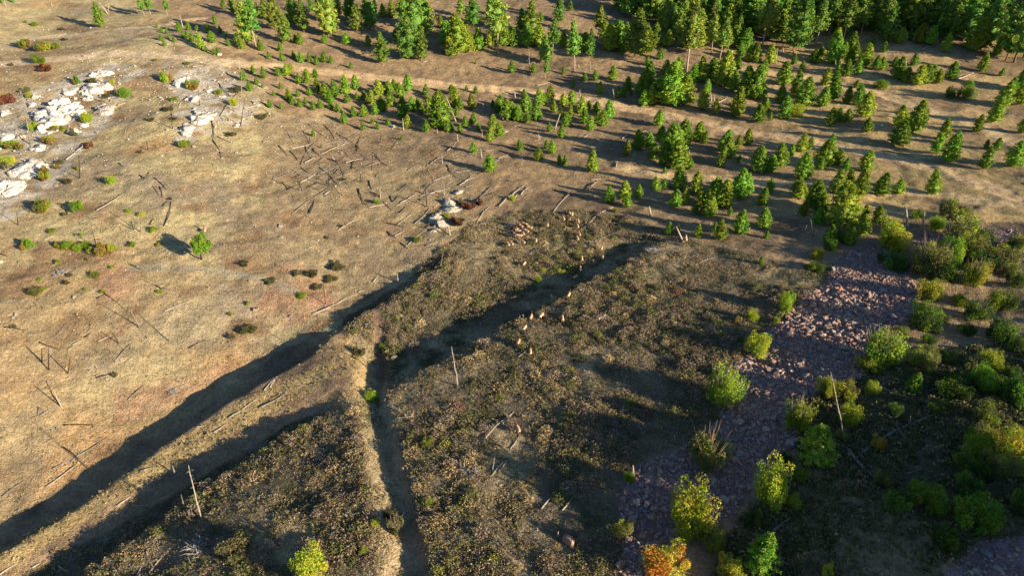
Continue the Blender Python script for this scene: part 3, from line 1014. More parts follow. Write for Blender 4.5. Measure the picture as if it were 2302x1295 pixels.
def twigs_mesh(rg, n=60):
    acc = Acc()
    for i in range(n):
        a = rg.uniform(0, 6.28)
        s = rg.uniform(0.0, 0.75)
        h = rg.uniform(0.75, 1.35)
        c = [(0.36, 0.30, 0.24), (0.28, 0.24, 0.2), (0.34, 0.2, 0.15)][rg.integers(3)]
        V, Q, T = tube([[s * 0.3 * math.cos(a), s * 0.3 * math.sin(a), 0.2], [s * math.cos(a), s * math.sin(a), h]], [0.012, 0.004], 4, False)
        acc.add(V, Q, None, c)
    return acc.mesh('bare_twigs', M_BARK)


GRN, YGR, YEL, ORG, DRK, OLV, RST, RED = (0.16, 0.28, 0.025), (0.32, 0.40, 0.035), (0.52, 0.48, 0.06), (0.45, 0.20, 0.03), (0.06, 0.11, 0.025), (0.18, 0.19, 0.06), (0.27, 0.16, 0.045), (0.16, 0.065, 0.045)
rg = np.random.default_rng(21)
BP = {
    'green': [bush_mesh(rg, [GRN, YGR, GRN], 2400) for _ in range(2)],
    'yellow': [bush_mesh(rg, [YGR, YEL, YGR], 2600) for _ in range(3)],
    'bright': [bush_mesh(rg, [YGR, YGR, GRN], 2400) for _ in range(2)],
    'orange': [bush_mesh(rg, [YEL, ORG, YGR], 2600) for _ in range(2)],
    'dark': [bush_mesh(rg, [DRK, GRN, DRK], 2400) for _ in range(2)],
    'olive': [bush_mesh(rg, [OLV, YGR, OLV], 2400) for _ in range(2)],
    'rust': [bush_mesh(rg, [RST, OLV, YGR], 1200, 12, 0.055) for _ in range(2)],
    'mixed': [bush_mesh(rg, [GRN, OLV, YGR, RST, GRN], 1600, 14, 0.05) for _ in range(3)],
    'red': [bush_mesh(rg, [RED, RED, RST], 900, 9, 0.09) for _ in range(1)],
    'lowolive': [bush_mesh(rg, [(0.13, 0.125, 0.055), (0.10, 0.12, 0.04), (0.17, 0.15, 0.07)], 1100, 12, 0.055) for _ in range(2)],
}
STEM = [stems_mesh(rg) for _ in range(3)]
TWIG = [twigs_mesh(rg) for _ in range(2)]
bushes = []
BW = {'green': 'round green', 'yellow': 'yellowing', 'bright': 'bright yellow-green', 'orange': 'orange and yellow', 'dark': 'dark green', 'olive': 'olive', 'rust': 'rust-brown', 'mixed': 'green and russet',
      'red': 'dark red', 'lowolive': 'low olive'}


def add_bush(cr, x, y, w, h, kind, twig=False):
    px, py = full(cr, x, y)
    s = CR[cr][2]
    w, h = w / s, h / s
    p = at(px, py - 0.28 * h)
    d = p[1] * cp - (p[2] - CAMZ) * sp
    R = w * d / F / 2 * 1.02
    Hm = h * d / F
    Hm = min(max(Hm * 0.9, R * 0.7), R * 2.6)
    if w < 50:
        Hm *= 0.82
    root = link('bush', None, loc=(p[0], p[1], p[2] - 0.05))
    el = random.uniform(0.85, 1.2)
    root.scale = (R * 1.3 * el, R * 1.3 / el, Hm * 1.02)
    root.rotation_euler.z = random.uniform(0, 6.28)
    pool = BP[kind]
    link('foliage', pool[random.randrange(len(pool))], root)
    if w > 14:
        link('stem', STEM[random.randrange(3)], root)
    if twig or (w > 45 and random.random() < 0.1):
        link('bare_twigs', TWIG[random.randrange(2)], root)
    bushes.append(dict(px=px, py=py, w=w, kind=kind, o=root, twig=twig))


for a in [(168, 332, 80, 70, 'mixed'), (290, 352, 95, 70, 'mixed'), (368, 335, 60, 50, 'mixed'), (260, 433, 95, 72, 'green'), (512, 572, 52, 68, 'mixed'), (1095, 558, 82, 78, 'mixed'), (828, 662, 92, 80, 'green'),
          (580, 835, 82, 92, 'bright'), (1280, 602, 102, 70, 'mixed'), (1445, 632, 56, 42, 'green'), (1545, 712, 62, 62, 'yellow'), (1230, 990, 72, 62, 'mixed'), (225, 878, 78, 66, 'yellow'), (50, 1105, 98, 72, 'yellow'),
          (740, 1230, 76, 62, 'bright'), (175, 620, 50, 46, 'lowolive'), (190, 655, 46, 46, 'yellow'), (610, 555, 92, 36, 'lowolive'), (745, 565, 42, 36, 'yellow'), (700, 650, 62, 30, 'lowolive'),
          (1145, 668, 62, 25, 'mixed'), (1155, 797, 46, 25, 'lowolive'), (395, 1090, 50, 32, 'lowolive'), (510, 1130, 36, 26, 'rust'), (340, 960, 92, 60, 'rust'), (300, 1205, 122, 90, 'rust'),
          (370, 880, 122, 50, 'rust'), (110, 1000, 142, 70, 'rust'), (50, 700, 120, 70, 'red'), (485, 910, 62, 52, 'lowolive'), (410, 200, 36, 22, 'lowolive'), (235, 172, 52, 28, 'green'), (430, 270, 42, 22, 'lowolive'),
          (75, 440, 32, 26, 'lowolive'), (175, 155, 26, 22, 'green'), (450, 1225, 70, 45, 'lowolive'), (30, 1130, 60, 60, 'lowolive'), (300, 480, 90, 50, 'red'), (590, 990, 60, 45, 'red'), (380, 1120, 60, 30, 'rust'),
          (1560, 610, 90, 30, 'lowolive'), (1740, 785, 90, 25, 'lowolive'), (1110, 735, 80, 25, 'lowolive'), (1530, 905, 80, 25, 'lowolive'), (930, 1015, 40, 20, 'lowolive'), (1240, 430, 40, 22, 'mixed'), (1030, 408, 30, 22, 'mixed'),
          (210, 1090, 40, 25, 'rust'), (1000, 800, 60, 20, 'lowolive')]:
    add_bush('A', *a)
for a in [(278, 250, 106, 102, 'mixed'), (515, 235, 102, 82, 'mixed'), (190, 482, 92, 76, 'mixed'), (375, 470, 52, 46, 'rust'), (442, 485, 82, 74, 'green'), (520, 495, 72, 56, 'bright'), (580, 480, 72, 62, 'bright'),
          (612, 512, 52, 56, 'bright'), (700, 532, 122, 96, 'rust'), (755, 475, 52, 32, 'yellow'), (875, 456, 62, 32, 'mixed'), (1010, 362, 66, 40, 'green'), (852, 230, 52, 26, 'bright'), (935, 258, 52, 32, 'yellow'),
          (342, 362, 56, 26, 'mixed'), (382, 572, 38, 32, 'green'), (245, 785, 92, 62, 'olive'), (290, 745, 42, 24, 'mixed'), (625, 675, 82, 52, 'olive'), (735, 600, 42, 20, 'mixed'), (265, 682, 38, 20, 'bright'),
          (1060, 770, 38, 30, 'bright'), (1625, 590, 72, 42, 'lowolive'), (1790, 700, 72, 32, 'lowolive'), (1645, 1035, 112, 62, 'lowolive'), (1530, 1070, 52, 38, 'lowolive'), (440, 710, 52, 32, 'lowolive'),
          (570, 750, 28, 22, 'bright'), (465, 655, 42, 26, 'lowolive'), (505, 385, 26, 18, 'mixed'), (543, 388, 24, 26, 'green'), (430, 255, 40, 28, 'lowolive'), (1640, 845, 36, 32, 'rust'), (1530, 915, 38, 28, 'rust'),
          (680, 770, 40, 28, 'bright'), (580, 548, 36, 16, 'rust'), (90, 995, 40, 22, 'lowolive'), (1050, 455, 40, 22, 'rust')]:
    add_bush('E', *a)
for a in [(145, 703, 90, 38, 'lowolive'), (580, 620, 110, 60, 'lowolive'), (420, 660, 90, 50, 'lowolive'), (540, 690, 100, 40, 'lowolive'), (450, 740, 80, 40, 'lowolive'), (320, 650, 60, 40, 'lowolive'), (345, 800, 80, 40, 'green'),
          (843, 180, 52, 40, 'bright'), (1115, 425, 62, 32, 'mixed'), (1305, 270, 40, 36, 'bright'), (1395, 180, 62, 40, 'lowolive'), (1455, 210, 80, 40, 'red'), (1525, 185, 60, 40, 'red'), (1380, 310, 100, 40, 'red'), (1405, 300, 60, 35, 'lowolive'),
          (605, 330, 40, 22, 'lowolive'), (520, 405, 36, 24, 'lowolive'), (885, 1140, 60, 45, 'green'), (730, 1185, 120, 60, 'lowolive')]:
    add_bush('F', *a)
for a in [(265, 710, 46, 62, 'bright'), (95, 162, 42, 48, 'bright'), (775, 240, 36, 42, 'bright'), (1675, 962, 86, 86, 'bright'), (1720, 1210, 195, 160, 'bright'), (1585, 975, 50, 60, 'rust'), (300, 635, 40, 34, 'bright'),
          (420, 640, 52, 34, 'yellow'), (1185, 372, 50, 62, 'yellow')]:
    add_bush('G', *a)
for a in [(310, 790, 102, 100, 'yellow'), ]:
    add_bush('D', *a)
for a in [(870, 600, 100, 70, 'green'), (1445, 690, 118, 140, 'green'), (1345, 672, 92, 92, 'dark')]:
    add_bush('D', *a)
for a in [(260, 500, 82, 72, 'green'), ]:
    add_bush('B', *a)
for a in [(930, 500, 275, 180, 'yellow'), (450, 545, 112, 82, 'yellow'), (440, 640, 120, 90, 'dark'), (545, 500, 100, 100, 'dark'), (240, 925, 112, 185, 'bright'), (180, 972, 56, 52, 'bright'), (1170, 690, 250, 220, 'olive'), (1190, 840, 180, 140, 'yellow'),
          (1310, 620, 210, 190, 'green'), (1390, 470, 240, 195, 'olive'), (1240, 372, 122, 112, 'bright'), (1335, 295, 155, 130, 'olive'), (1120, 290, 90, 80, 'dark'), (1480, 742, 165, 160, 'yellow'), (1560, 640, 180, 130, 'dark'),
          (1620, 610, 245, 145, 'olive'), (1395, 862, 115, 90, 'bright'), (1680, 1042, 66, 52, 'yellow'), (950, 625, 205, 112, 'dark'), (1780, 505, 135, 135, 'olive'), (1500, 965, 185, 130, 'dark'),
          (1330, 1232, 125, 82, 'olive'), (1760, 760, 130, 150, 'dark'), (1590, 1292, 175, 122, 'bright'), (1700, 900, 150, 130, 'dark'), (1210, 960, 180, 90, 'olive'), (1760, 1180, 140, 150, 'dark'), (620, 440, 100, 90, 'dark'),
          (700, 330, 90, 80, 'dark'), (1000, 1060, 130, 70, 'olive'), (1420, 300, 120, 100, 'olive')]:
    add_bush('H', *a)
add_bush('H', 1625, 905, 135, 165, 'bright', True)
add_bush('H', 860, 1275, 280, 225, 'bright', True)
for a in [(480, 242, 152, 150, 'yellow'), (745, 202, 102, 100, 'yellow'), (600, 382, 172, 122, 'bright'), (310, 742, 102, 132, 'green'), (110, 945, 225, 325, 'yellow'), (270, 892, 112, 92, 'bright'), (790, 545, 92, 112, 'orange'),
          (740, 45, 182, 70, 'bright'), (480, 1320, 92, 110, 'yellow'), (1610, 650, 215, 240, 'orange'), (1090, 900, 225, 160, 'green'), (1370, 1045, 275, 240, 'green'), (1200, 1155, 165, 160, 'dark'), (1655, 985, 155, 280, 'dark'),
          (210, 625, 112, 92, 'dark'), (600, 250, 130, 160, 'olive'), (570, 480, 90, 80, 'olive'), (1160, 300, 120, 90, 'olive'), (900, 330, 100, 90, 'dark'), (30, 1000, 120, 100, 'dark'), (1590, 250, 150, 160, 'dark'),
          (410, 610, 160, 170, 'green')]:
    add_bush('L', *a)
add_bush('L', 290, 445, 172, 200, 'bright', True)
for a in [(1370, 302, 220, 245, 'bright'), (1140, 1125, 285, 375, 'yellow'), (1020, 1340, 285, 205, 'orange'), (1330, 1182, 132, 132, 'bright'), (1430, 1330, 205, 130, 'yellow'), (800, 722, 82, 62, 'green'),
          (745, 1075, 142, 112, 'olive'), (1300, 1060, 150, 90, 'olive')]:
    add_bush('K', *a)
add_bush('K', 1280, 675, 245, 240, 'olive', True)
for a in [(370, 1330, 270, 175, 'yellow'), (750, 232, 92, 72, 'bright'), (900, 1060, 130, 140, 'lowolive'), (700, 1152, 62, 32, 'bright'), (870, 950, 90, 60, 'lowolive'), (1100, 870, 70, 50, 'bright'), (1095, 510, 90, 60, 'olive'), (780, 1000, 60, 60, 'yellow')]:
    add_bush('J', *a)
for a in [(1440, 1200, 200, 120, 'lowolive'), (705, 78, 42, 30, 'lowolive')]:
    add_bush('I', *a)

rgt = np.random.default_rng(303)
nt_, tr_ = 0, 0
while nt_ < 44 and tr_ < 3000:
    tr_ += 1
    qx, qy = rgt.uniform(1980, 2330), rgt.uniform(560, 1200)
    if qx < 2060 and qy < 860:
        continue
    if qx < 2140 and 880 < qy < 1100:
        continue
    if inpoly(np.array([qx]), np.array([qy]), [(2080, 1180), (2330, 1150), (2330, 1400), (2060, 1400)])[0] or any(abs(b['px'] - qx) < 24 and abs(b['py'] - qy) < 20 for b in bushes):
        continue
    w_ = rgt.uniform(60, 230)
    add_bush('H', (qx - 1682) * 2.944, (qy - 400) * 2.944, w_, w_ * rgt.uniform(0.65, 0.9), ['dark', 'dark', 'olive', 'green', 'dark', 'olive'][rgt.integers(6)])
    nt_ += 1

BZ = [((0, 0, 130, 200), 'on the far left hilltop', 'hilltop bushes'), ((130, 0, 600, 130), 'along the upper tracks', 'hilltop bushes'),
      ((0, 200, 100, 440), 'at the left white outcrop edge', 'bushes by the white rocks'), ((100, 130, 210, 340), 'against the big white outcrop', 'bushes by the white rocks'), ((210, 130, 340, 340), 'right of the big white outcrop', 'bushes by the white rocks'),
      ((340, 130, 640, 345), 'by the smaller white outcrop', 'bushes by the white rocks'), ((100, 340, 400, 440), 'below the big white outcrop', 'bushes below the outcrop'),
      ((0, 440, 110, 700), 'at the left slope edge', 'bushes on the left slope'), ((110, 440, 240, 600), 'in the row on the left slope', 'bushes on the left slope'), ((240, 440, 400, 600), 'near the burnt snags on left slope', 'bushes on the left slope'),
      ((110, 600, 400, 700), 'on the slope below the bush row', 'bushes on the left slope'), ((480, 560, 800, 700), 'on the reddish slope above the gully', 'bushes above the gully'), ((400, 700, 800, 860), 'left of the gully head', 'bushes above the gully'),
      ((0, 600, 500, 1050), 'on the ochre slope above the shadow', 'bushes on the left slope'),
      ((800, 400, 1200, 580), 'by the pale rocks at centre', 'bushes at the centre'), ((1060, 400, 1400, 700), 'near the elk', 'bushes at the centre'), ((760, 700, 1000, 1100), 'along the gully', 'bushes along the gully'),
      ((700, 1100, 1100, 1300), 'beside the lower gully', 'bushes along the gully'), ((0, 1000, 900, 1500), 'at the bottom left', 'bushes at the bottom'),
      ((1380, 480, 1640, 620), 'behind the brushy bench', 'bushes above the bench'), ((1640, 500, 1960, 640), 'left of the scree top', 'bushes above the scree'),
      ((1960, 400, 2200, 545), 'behind the two pale posts', 'bushes above the scree'), ((2200, 400, 2400, 620), 'at the upper right edge', 'bushes above the scree'), ((1960, 545, 2130, 700), 'on the right side of the scree', 'bushes right of the scree'),
      ((2130, 545, 2400, 700), 'far right behind the scree', 'bushes right of the scree'), ((1640, 640, 1800, 870), 'at the left edge of the scree', 'bushes left of the scree'), ((1900, 700, 2120, 880), 'at the right edge of the scree', 'bushes right of the scree'),
      ((2120, 700, 2400, 880), 'in the dark thicket far right', 'bushes right of the scree'), ((1400, 820, 1780, 1000), 'left of the middle scree', 'bushes left of the scree'), ((1780, 860, 2000, 960), 'around the tall grey snag', 'bushes right of the scree'),
      ((2000, 860, 2400, 960), 'on the right-hand bank', 'bushes right of the scree'), ((1780, 960, 2000, 1100), 'right of the lower scree', 'bushes right of the scree'), ((1660, 1050, 1800, 1240), 'right of the lower scree boulders', 'bushes right of the scree'),
      ((2000, 960, 2400, 1300), 'in the deep shade at right', 'bushes in the shade'), ((1380, 1000, 1660, 1500), 'on the lower scree', 'bushes on the lower scree'), ((1660, 1240, 2000, 1500), 'at the bottom edge', 'bushes at the bottom'),
      ((1600, 250, 2303, 400), 'among the pines at right', 'bushes among the pines'), ((560, 130, 760, 250), 'among young pines below the track', 'bushes among the pines'), ((1960, 130, 2303, 250), 'on the upper right slope', 'bushes among the pines')]
label_all(bushes, BZ, 'bush', 'bush', lambda t: ('large ' if t['w'] > 60 else 'small ' if t['w'] < 16 else '') + BW[t['kind']] + (' bare-twigged' if t['twig'] else ''))

# the lone tree on the slope
px, py = full('E', 1335, 540)
p = at(px, py)
hm = metres(px, py, p, 172 / 2.944)
root = link('tree', None, loc=(p[0], p[1], p[2] - 0.05), label='lone bright green leafy tree with dark trunk on the open slope', category='tree')
rg = np.random.default_rng(5)
me = bush_mesh(rg, [GRN, YGR, GRN], 3000, 16, 0.055)
o = link('crown', me, root)
o.location = (0.35, 0, hm * 0.33)
o.scale = (hm * 0.44, hm * 0.44, hm * 0.46)
V, Q, T = tube([[0, 0, -0.1], [0.05, 0, hm * 0.25], [0.3, 0, hm * 0.6]], [0.15, 0.12, 0.05], 8)
a_ = Acc()
a_.add(V, Q, T, (0.06, 0.05, 0.045))
for k in range(5):
    an = k * 1.3
    V, Q, T = tube([[0.1, 0, hm * 0.35], [0.3 + 0.7 * math.cos(an), 0.7 * math.sin(an), hm * 0.62]], [0.06, 0.02], 5)
    a_.add(V, Q, T, (0.06, 0.05, 0.045))
link('trunk', a_.mesh('trunk', M_BARK, True), root)

# ------------------------------------------------------------------ dead wood
deads = []
PALE, GREY, BURNT_AND_SHADOW = (0.36, 0.31, 0.25), (0.21, 0.19, 0.17), (0.04, 0.036, 0.034)  # the black serves burnt wood and snag shadows built as wood


def wood_mesh(name, A, B, r, c, stubs=3, bend=0.03, upright=False, rg=None):
    """a tapered dead trunk from A to B in local space, with broken branch stubs"""
    rg = rg or rng
    A, B = np.array(A, float), np.array(B, float)
    L = np.linalg.norm(B - A)
    n = 7
    d = (B - A) / L
    side = np.cross(d, [0, 0, 1] if abs(d[2]) < 0.8 else [1, 0, 0])
    side /= np.linalg.norm(side)
    ts = np.linspace(0, 1, n)
    wob = bend * L * np.sin(ts * math.pi) * rg.choice([-1, 1])
    pts = A + np.outer(ts, B - A) + np.outer(wob, side) + np.outer(rg.normal(size=n) * 0.006 * L * np.sin(ts * math.pi), np.cross(d, side))
    acc = Acc()
    base = np.array(c)
    rad = r * (1 - 0.62 * ts)
    V, Q, T = tube(pts, rad, 7)
    acc.add(V, Q, T, base * rg.uniform(0.85, 1.1))
    for k in range(stubs):
        t = rg.uniform(0.25, 0.97)
        o = A + (B - A) * t + wob[int(t * (n - 1))] * side
        v = rg.normal(size=3)
        v -= (v @ d) * d * 0.6
        v[2] = abs(v[2]) * (0.6 if not upright else 0.25)
        v /= np.linalg.norm(v)
        l = rg.uniform(0.06, 0.16) * L * (0.5 if upright else 1)
        l = min(l, 1.3)
        V, Q, T = tube([o, o + v * l * 0.6 + np.array([0, 0, 0.03]), o + v * l], [r * 0.3, r * 0.2, r * 0.07], 4)
        acc.add(V, Q, T, base * rg.uniform(0.8, 1.1))
    return acc


def log(cr, x0, y0, x1, y1, tone='pale', r=0.1, stubs=4, bend=0.035):
    a = at(*full(cr, x0, y0))
    b = at(*full(cr, x1, y1))
    a, b = np.array(a), np.array(b)
    mid = (a + b) / 2
    r = r * 0.85
    acc = wood_mesh('fallen_log', a - mid + [0, 0, r * 0.9], b - mid + [0, 0, r * 0.7], r, {'pale': PALE, 'grey': GREY, 'dark': BURNT_AND_SHADOW}[tone], stubs, bend)
    o = link('fallen_log', acc.mesh('fallen_log', M_BARK, True), loc=tuple(mid))
    fx, fy = full(cr, (x0 + x1) / 2, (y0 + y1) / 2)
    deads.append(dict(px=fx, py=fy, o=o, t=tone, k='log', L=math.hypot(x1 - x0, y1 - y0)))


def snag(cr, x0, y0, x1, y1, tone='pale', r=0.1, stubs=5, vert=None):
    """standing dead trunk: base pixel, tip pixel; the tip is taken at the base's distance"""
    r = r * 0.8
    fx, fy = full(cr, x0, y0)
    a = np.array(at(fx, fy))
    tx, ty = full(cr, x1, y1)
    dx, dy, dz = ray(tx, ty)
    t = a[1] / dy
    tip = np.array([dx * t, a[1], CAMZ + dz * t])
    tip = tip - a
    acc = wood_mesh('dead_snag', [0, 0, -0.15], tip, r, {'pale': PALE, 'grey': GREY, 'dark': BURNT_AND_SHADOW}[tone], stubs, 0.01, True)
    o = link('dead_snag', acc.mesh('dead_snag', M_BARK, True), loc=tuple(a))
    deads.append(dict(px=fx, py=fy, o=o, t=tone, k='snag', L=math.hypot(x1 - x0, y1 - y0)))


for a in [(1620, 720, 1720, 690), (1670, 745, 1760, 735), (440, 1060, 620, 930), (1275, 443, 1340, 433), (780, 700, 830, 680)]:
    log('A', *a, 'pale', 0.16)
for a in [(525, 610, 700, 680), (785, 1080, 940, 1270), (1410, 930, 1465, 1045), (1400, 800, 1410, 930), (1450, 550, 1530, 640), (1660, 670, 1780, 750), (1455, 770, 1580, 610), (1180, 840, 1300, 910), (1440, 905, 1520, 940), (925, 1160, 1050, 1295)]:
    log('A', *a, 'dark', 0.1)
for a in [(200, 952, 130, 590), (90, 1205, 20, 1090), (60, 1235, 0, 1130)]:
    snag('A', *a, 'grey', 0.14, 8)
for a in [(1140, 850, 1130, 690), (1320, 700, 1314, 590), (1590, 830, 1622, 655), (978, 990, 970, 930), (525, 1180, 520, 1020)]:
    snag('A', *a, 'dark', 0.1, 6)
for a in [(715, 88, 650, 5, 0.22), (1210, 178, 1188, 92, 0.18), (1595, 640, 1600, 460, 0.09), (345, 42, 338, 0, .12), (42, 46, 26, 0, .12), (230, 640, 206, 582, .09), (180, 740, 140, 600, .09), (720, 85, 716, 20, .12)]:
    snag('A', *a[:4], 'pale', a[4], 5)
for a in [(270, 920, 370, 880), (280, 985, 420, 950), (480, 960, 680, 905), (370, 1078, 675, 938), (340, 1210, 550, 1070), (640, 1078, 750, 1050), (1200, 1085, 1290, 1025), (1310, 1000, 1380, 925), (1560, 1002, 1640, 985), (1620, 1072, 1720, 1035),
          (1360, 1145, 1475, 1120), (1390, 1230, 1475, 1160), (1160, 1290, 1330, 1245), (1220, 1200, 1330, 1160), (500, 1290, 620, 1190), (1150, 410, 1240, 395), (840, 1170, 900, 1130), (1690, 880, 1770, 830), (1050, 1130, 1110, 1095)]:
    log('B', *a, 'pale' if a[0] % 3 else 'grey', 0.12)
for a in [(515, 1050, 800, 1165), (195, 965, 250, 1030), (270, 1000, 320, 1060), (420, 985, 480, 1040), (840, 1035, 915, 1100), (465, 1110, 610, 1260), (590, 1120, 520, 1220), (560, 1060, 620, 1160), (345, 1110, 395, 1145), (1510, 1150, 1600, 1125), (720, 1250, 745, 1295),  # some of these black logs stand in for cast shadows of snags
          (1310, 1090, 1370, 1180), (700, 1060, 680, 1120), (1100, 1265, 1170, 1290)]:
    log('B', *a, 'dark', 0.1)
for a in [(400, 950, 350, 860), (812, 1120, 816, 1030), (865, 945, 872, 890), (935, 985, 990, 905), (742, 1205, 735, 1140), (1175, 1100, 1168, 1042), (525, 1230, 525, 1105), (615, 1200, 625, 1130), (1165, 1285, 1170, 1235), (395, 940, 405, 885), (350, 1260, 300, 1150)]:  # the upright one in the tangle is a snag's shadow built as black wood
    snag('B', *a, 'dark', 0.11, 5)
for a in [(1022, 862, 1016, 780, .2), (1198, 782, 1198, 710, .22), (1370, 803, 1300, 625, .2), (440, 898, 440, 865, .18), (1680, 792, 1680, 737, .18), (1757, 640, 1756, 600, .22), (1550, 722, 1548, 680, .15), (978, 752, 965, 722, .18), (1278, 1082, 1274, 1020, .15),
          (1382, 932, 1376, 886, .18), (1540, 1045, 1532, 980, .18), (866, 1290, 862, 1250, .14), (1245, 880, 1245, 850, .15), (345, 845, 345, 820, .12), (1542, 905, 1542, 860, .12), (1290, 1210, 1290, 1290, .12)]:
    snag('B', a[0], max(a[1], a[3]), a[2], min(a[1], a[3]), 'pale', a[4], 2)
for a in [(32, 793, 28, 737, .2), (112, 643, 108, 602, .25), (541, 645, 540, 590, .18), (526, 684, 524, 642, .22), (772, 658, 758, 585, .2), (374, 853, 410, 750, .22), (268, 918, 268, 886, .2), (205, 472, 205, 332, .14), (1410, 668, 1406, 602, .2), (1430, 664, 1430, 626, .18),
          (1166, 463, 1165, 425, .25), (915, 463, 915, 436, .22), (990, 1150, 800, 1050, .0), (535, 445, 530, 425, .25), (155, 1090, 158, 1042, .1), (612, 470, 610, 400, .1), (985, 130, 985, 50, .18), (885, 120, 885, 70, .15), (865, 110, 860, 60, .15)]:
    if a[4] > 0:
        snag('C', *a[:4], 'pale', a[4], 3)
for a in [(1390, 705, 1515, 650, .25), (820, 918, 880, 882, .15), (930, 882, 985, 865, .15), (540, 925, 650, 838, .1), (0, 1050, 75, 1020, .14), (90, 1295, 170, 1230, .16), (150, 1290, 200, 1240, .14), (780, 1105, 800, 1050, .14), (40, 870, 150, 825, .1),
          (1110, 800, 1140, 820, .1), (610, 1190, 680, 1185, .12), (255, 565, 340, 545, .15), (1590, 1095, 1630, 1040, .12)]:
    log('C', *a[:4], 'pale', a[4])
for a in [(182, 422, 196, 312, .2), (230, 342, 232, 282, .22), (300, 352, 300, 312, .22), (580, 442, 578, 392, .2), (526, 474, 525, 446, .22), (1042, 440, 1046, 386, .22), (477, 750, 475, 712, .15), (1600, 770, 1600, 740, .1), (225, 850, 222, 815, .12)]:
    snag('D', *a[:4], 'pale', a[4], 2)
for a in [(790, 275, 860, 320, .3), (1150, 332, 1225, 300, .3), (1370, 527, 1490, 480, .2), (620, 735, 650, 715, .12), (880, 345, 1000, 350, .18)]:
    log('D', *a[:4], 'pale', a[4])
for a in [(365, 228, 490, 95), (562, 335, 645, 252), (650, 250, 760, 195), (455, 355, 505, 322), (5, 190, 165, 55), (100, 140, 195, 68), (1605, 372, 1680, 320), (1500, 367, 1540, 345), (1215, 242, 1245, 232), (1420, 455, 1580, 475), (590, 95, 660, 20)]:
    log('G', *a, 'pale', 0.13)
for a in [(200, 510, 300, 450), (660, 405, 820, 348), (280, 340, 370, 360), (735, 540, 795, 540), (1330, 560, 1480, 520), (130, 1190, 200, 1130)]:
    log('G', *a, 'grey', 0.09, 8)
log('G', 660, 945, 715, 918, 'pale', 0.28, 1)
snag('G', 1228, 425, 1178, 322, 'pale', 0.24, 1)
snag('G', 1010, 255, 1000, 188, 'pale', 0.3, 1)
snag('G', 1245, 410, 1243, 375, 'pale', 0.3, 0)
snag('G', 1595, 585, 1625, 530, 'grey', 0.08, 3)
snag('H', 1055, 355, 1045, 200, 'pale', 0.34, 2)
snag('H', 1150, 355, 1167, 225, 'pale', 0.28, 2)
snag('H', 432, 385, 413, 272, 'grey', 0.12, 6)
snag('H', 372, 345, 388, 312, 'pale', 0.2, 1)
for a in [(260, 645, 480, 665), (600, 40, 605, 70), (1090, 1010, 1180, 1000)]:
    log('H', *a, 'grey', 0.12)
for a in [(530, 300, 715, 215), (640, 215, 835, 95), (1090, 885, 1270, 815), (480, 1112, 560, 1072), (650, 1087, 740, 1042), (450, 1140, 520, 1110)]:
    log('E', *a, 'pale', 0.1, 1)
for a in [(0, 505, 55, 525), (410, 195, 450, 240), (1020, 0, 1100, 75), (990, 312, 1110, 152), (1085, 320, 1132, 160), (860, 570, 940, 610), (260, 1090, 395, 1140), (30, 990, 170, 1015), (1250, 1130, 1365, 1075), (690, 765, 915, 985), (1055, 60, 1075, 135),  # the long one below the orange soil is a snag's cast shadow built as a log
          (945, 0, 1050, 110), (640, 800, 690, 775), (560, 1060, 600, 1030), (1030, 710, 1080, 745)]:
    log('E', *a, 'dark', 0.09)
for a in [(0, 822, 200, 822), (275, 1082, 400, 1045), (930, 992, 1020, 990), (760, 1220, 870, 1100), (1450, 770, 1550, 780), (1080, 730, 1180, 758), (820, 985, 915, 985), (740, 970, 790, 1010), (830, 1230, 900, 1165), (360, 1060, 440, 960)]:
    log('E', *a, 'grey', 0.08)
for a in [(927, 993, 852, 860), (320, 1270, 322, 1135), (275, 1220, 276, 1130), (1115, 1082, 1140, 922), (785, 1095, 745, 1025), (885, 345, 868, 290), (927, 357, 940, 205), (637, 455, 612, 350), (445, 1295, 465, 1180), (640, 520, 560, 460), (118, 310, 110, 225)]:
    snag('E', *a, 'grey' if a[0] in (927, 1115) else 'dark', 0.1, 4)
for a in [(640, 312, 790, 220), (1130, 125, 1325, 70), (1170, 450, 1390, 380), (285, 242, 540, 65), (790, 197, 910, 170), (1000, 167, 1110, 100), (1095, 305, 1195, 200), (1475, 322, 1610, 285), (420, 905, 660, 790), (390, 467, 460, 440), (820, 692, 880, 602), (1390, 50, 1480, 0),
          (1395, 1282, 1490, 1155), (1510, 1192, 1550, 1160), (510, 872, 560, 850), (590, 350, 640, 315), (1505, 150, 1600, 62), (720, 760, 770, 740)]:
    log('F', *a, 'pale' if a[0] % 2 == 0 else 'grey', 0.11)
for a in [(400, 235, 430, 150), (725, 75, 770, 180), (800, 95, 865, 125), (890, 165, 940, 215), (935, 120, 950, 165), (1125, 140, 1165, 195), (910, 300, 1015, 325), (915, 355, 970, 400), (1215, 310, 1320, 375), (820, 1155, 900, 1195), (1000, 430, 1050, 470), (460, 30, 380, 60), (540, 860, 600, 830)]:
    log('F', *a, 'dark', 0.1)
for a in [(1330, 377, 1316, 306, 'pale', .2), (985, 695, 980, 632, 'pale', .15), (870, 130, 865, 72, 'pale', .15), (505, 835, 490, 690, 'dark', .08), (290, 655, 330, 580, 'dark', .08), (1178, 190, 1165, 58, 'dark', .12), (1262, 600, 1285, 480, 'grey', .1)]:
    snag('F', a[0], a[1], a[2], a[3], a[4], a[5], 3)
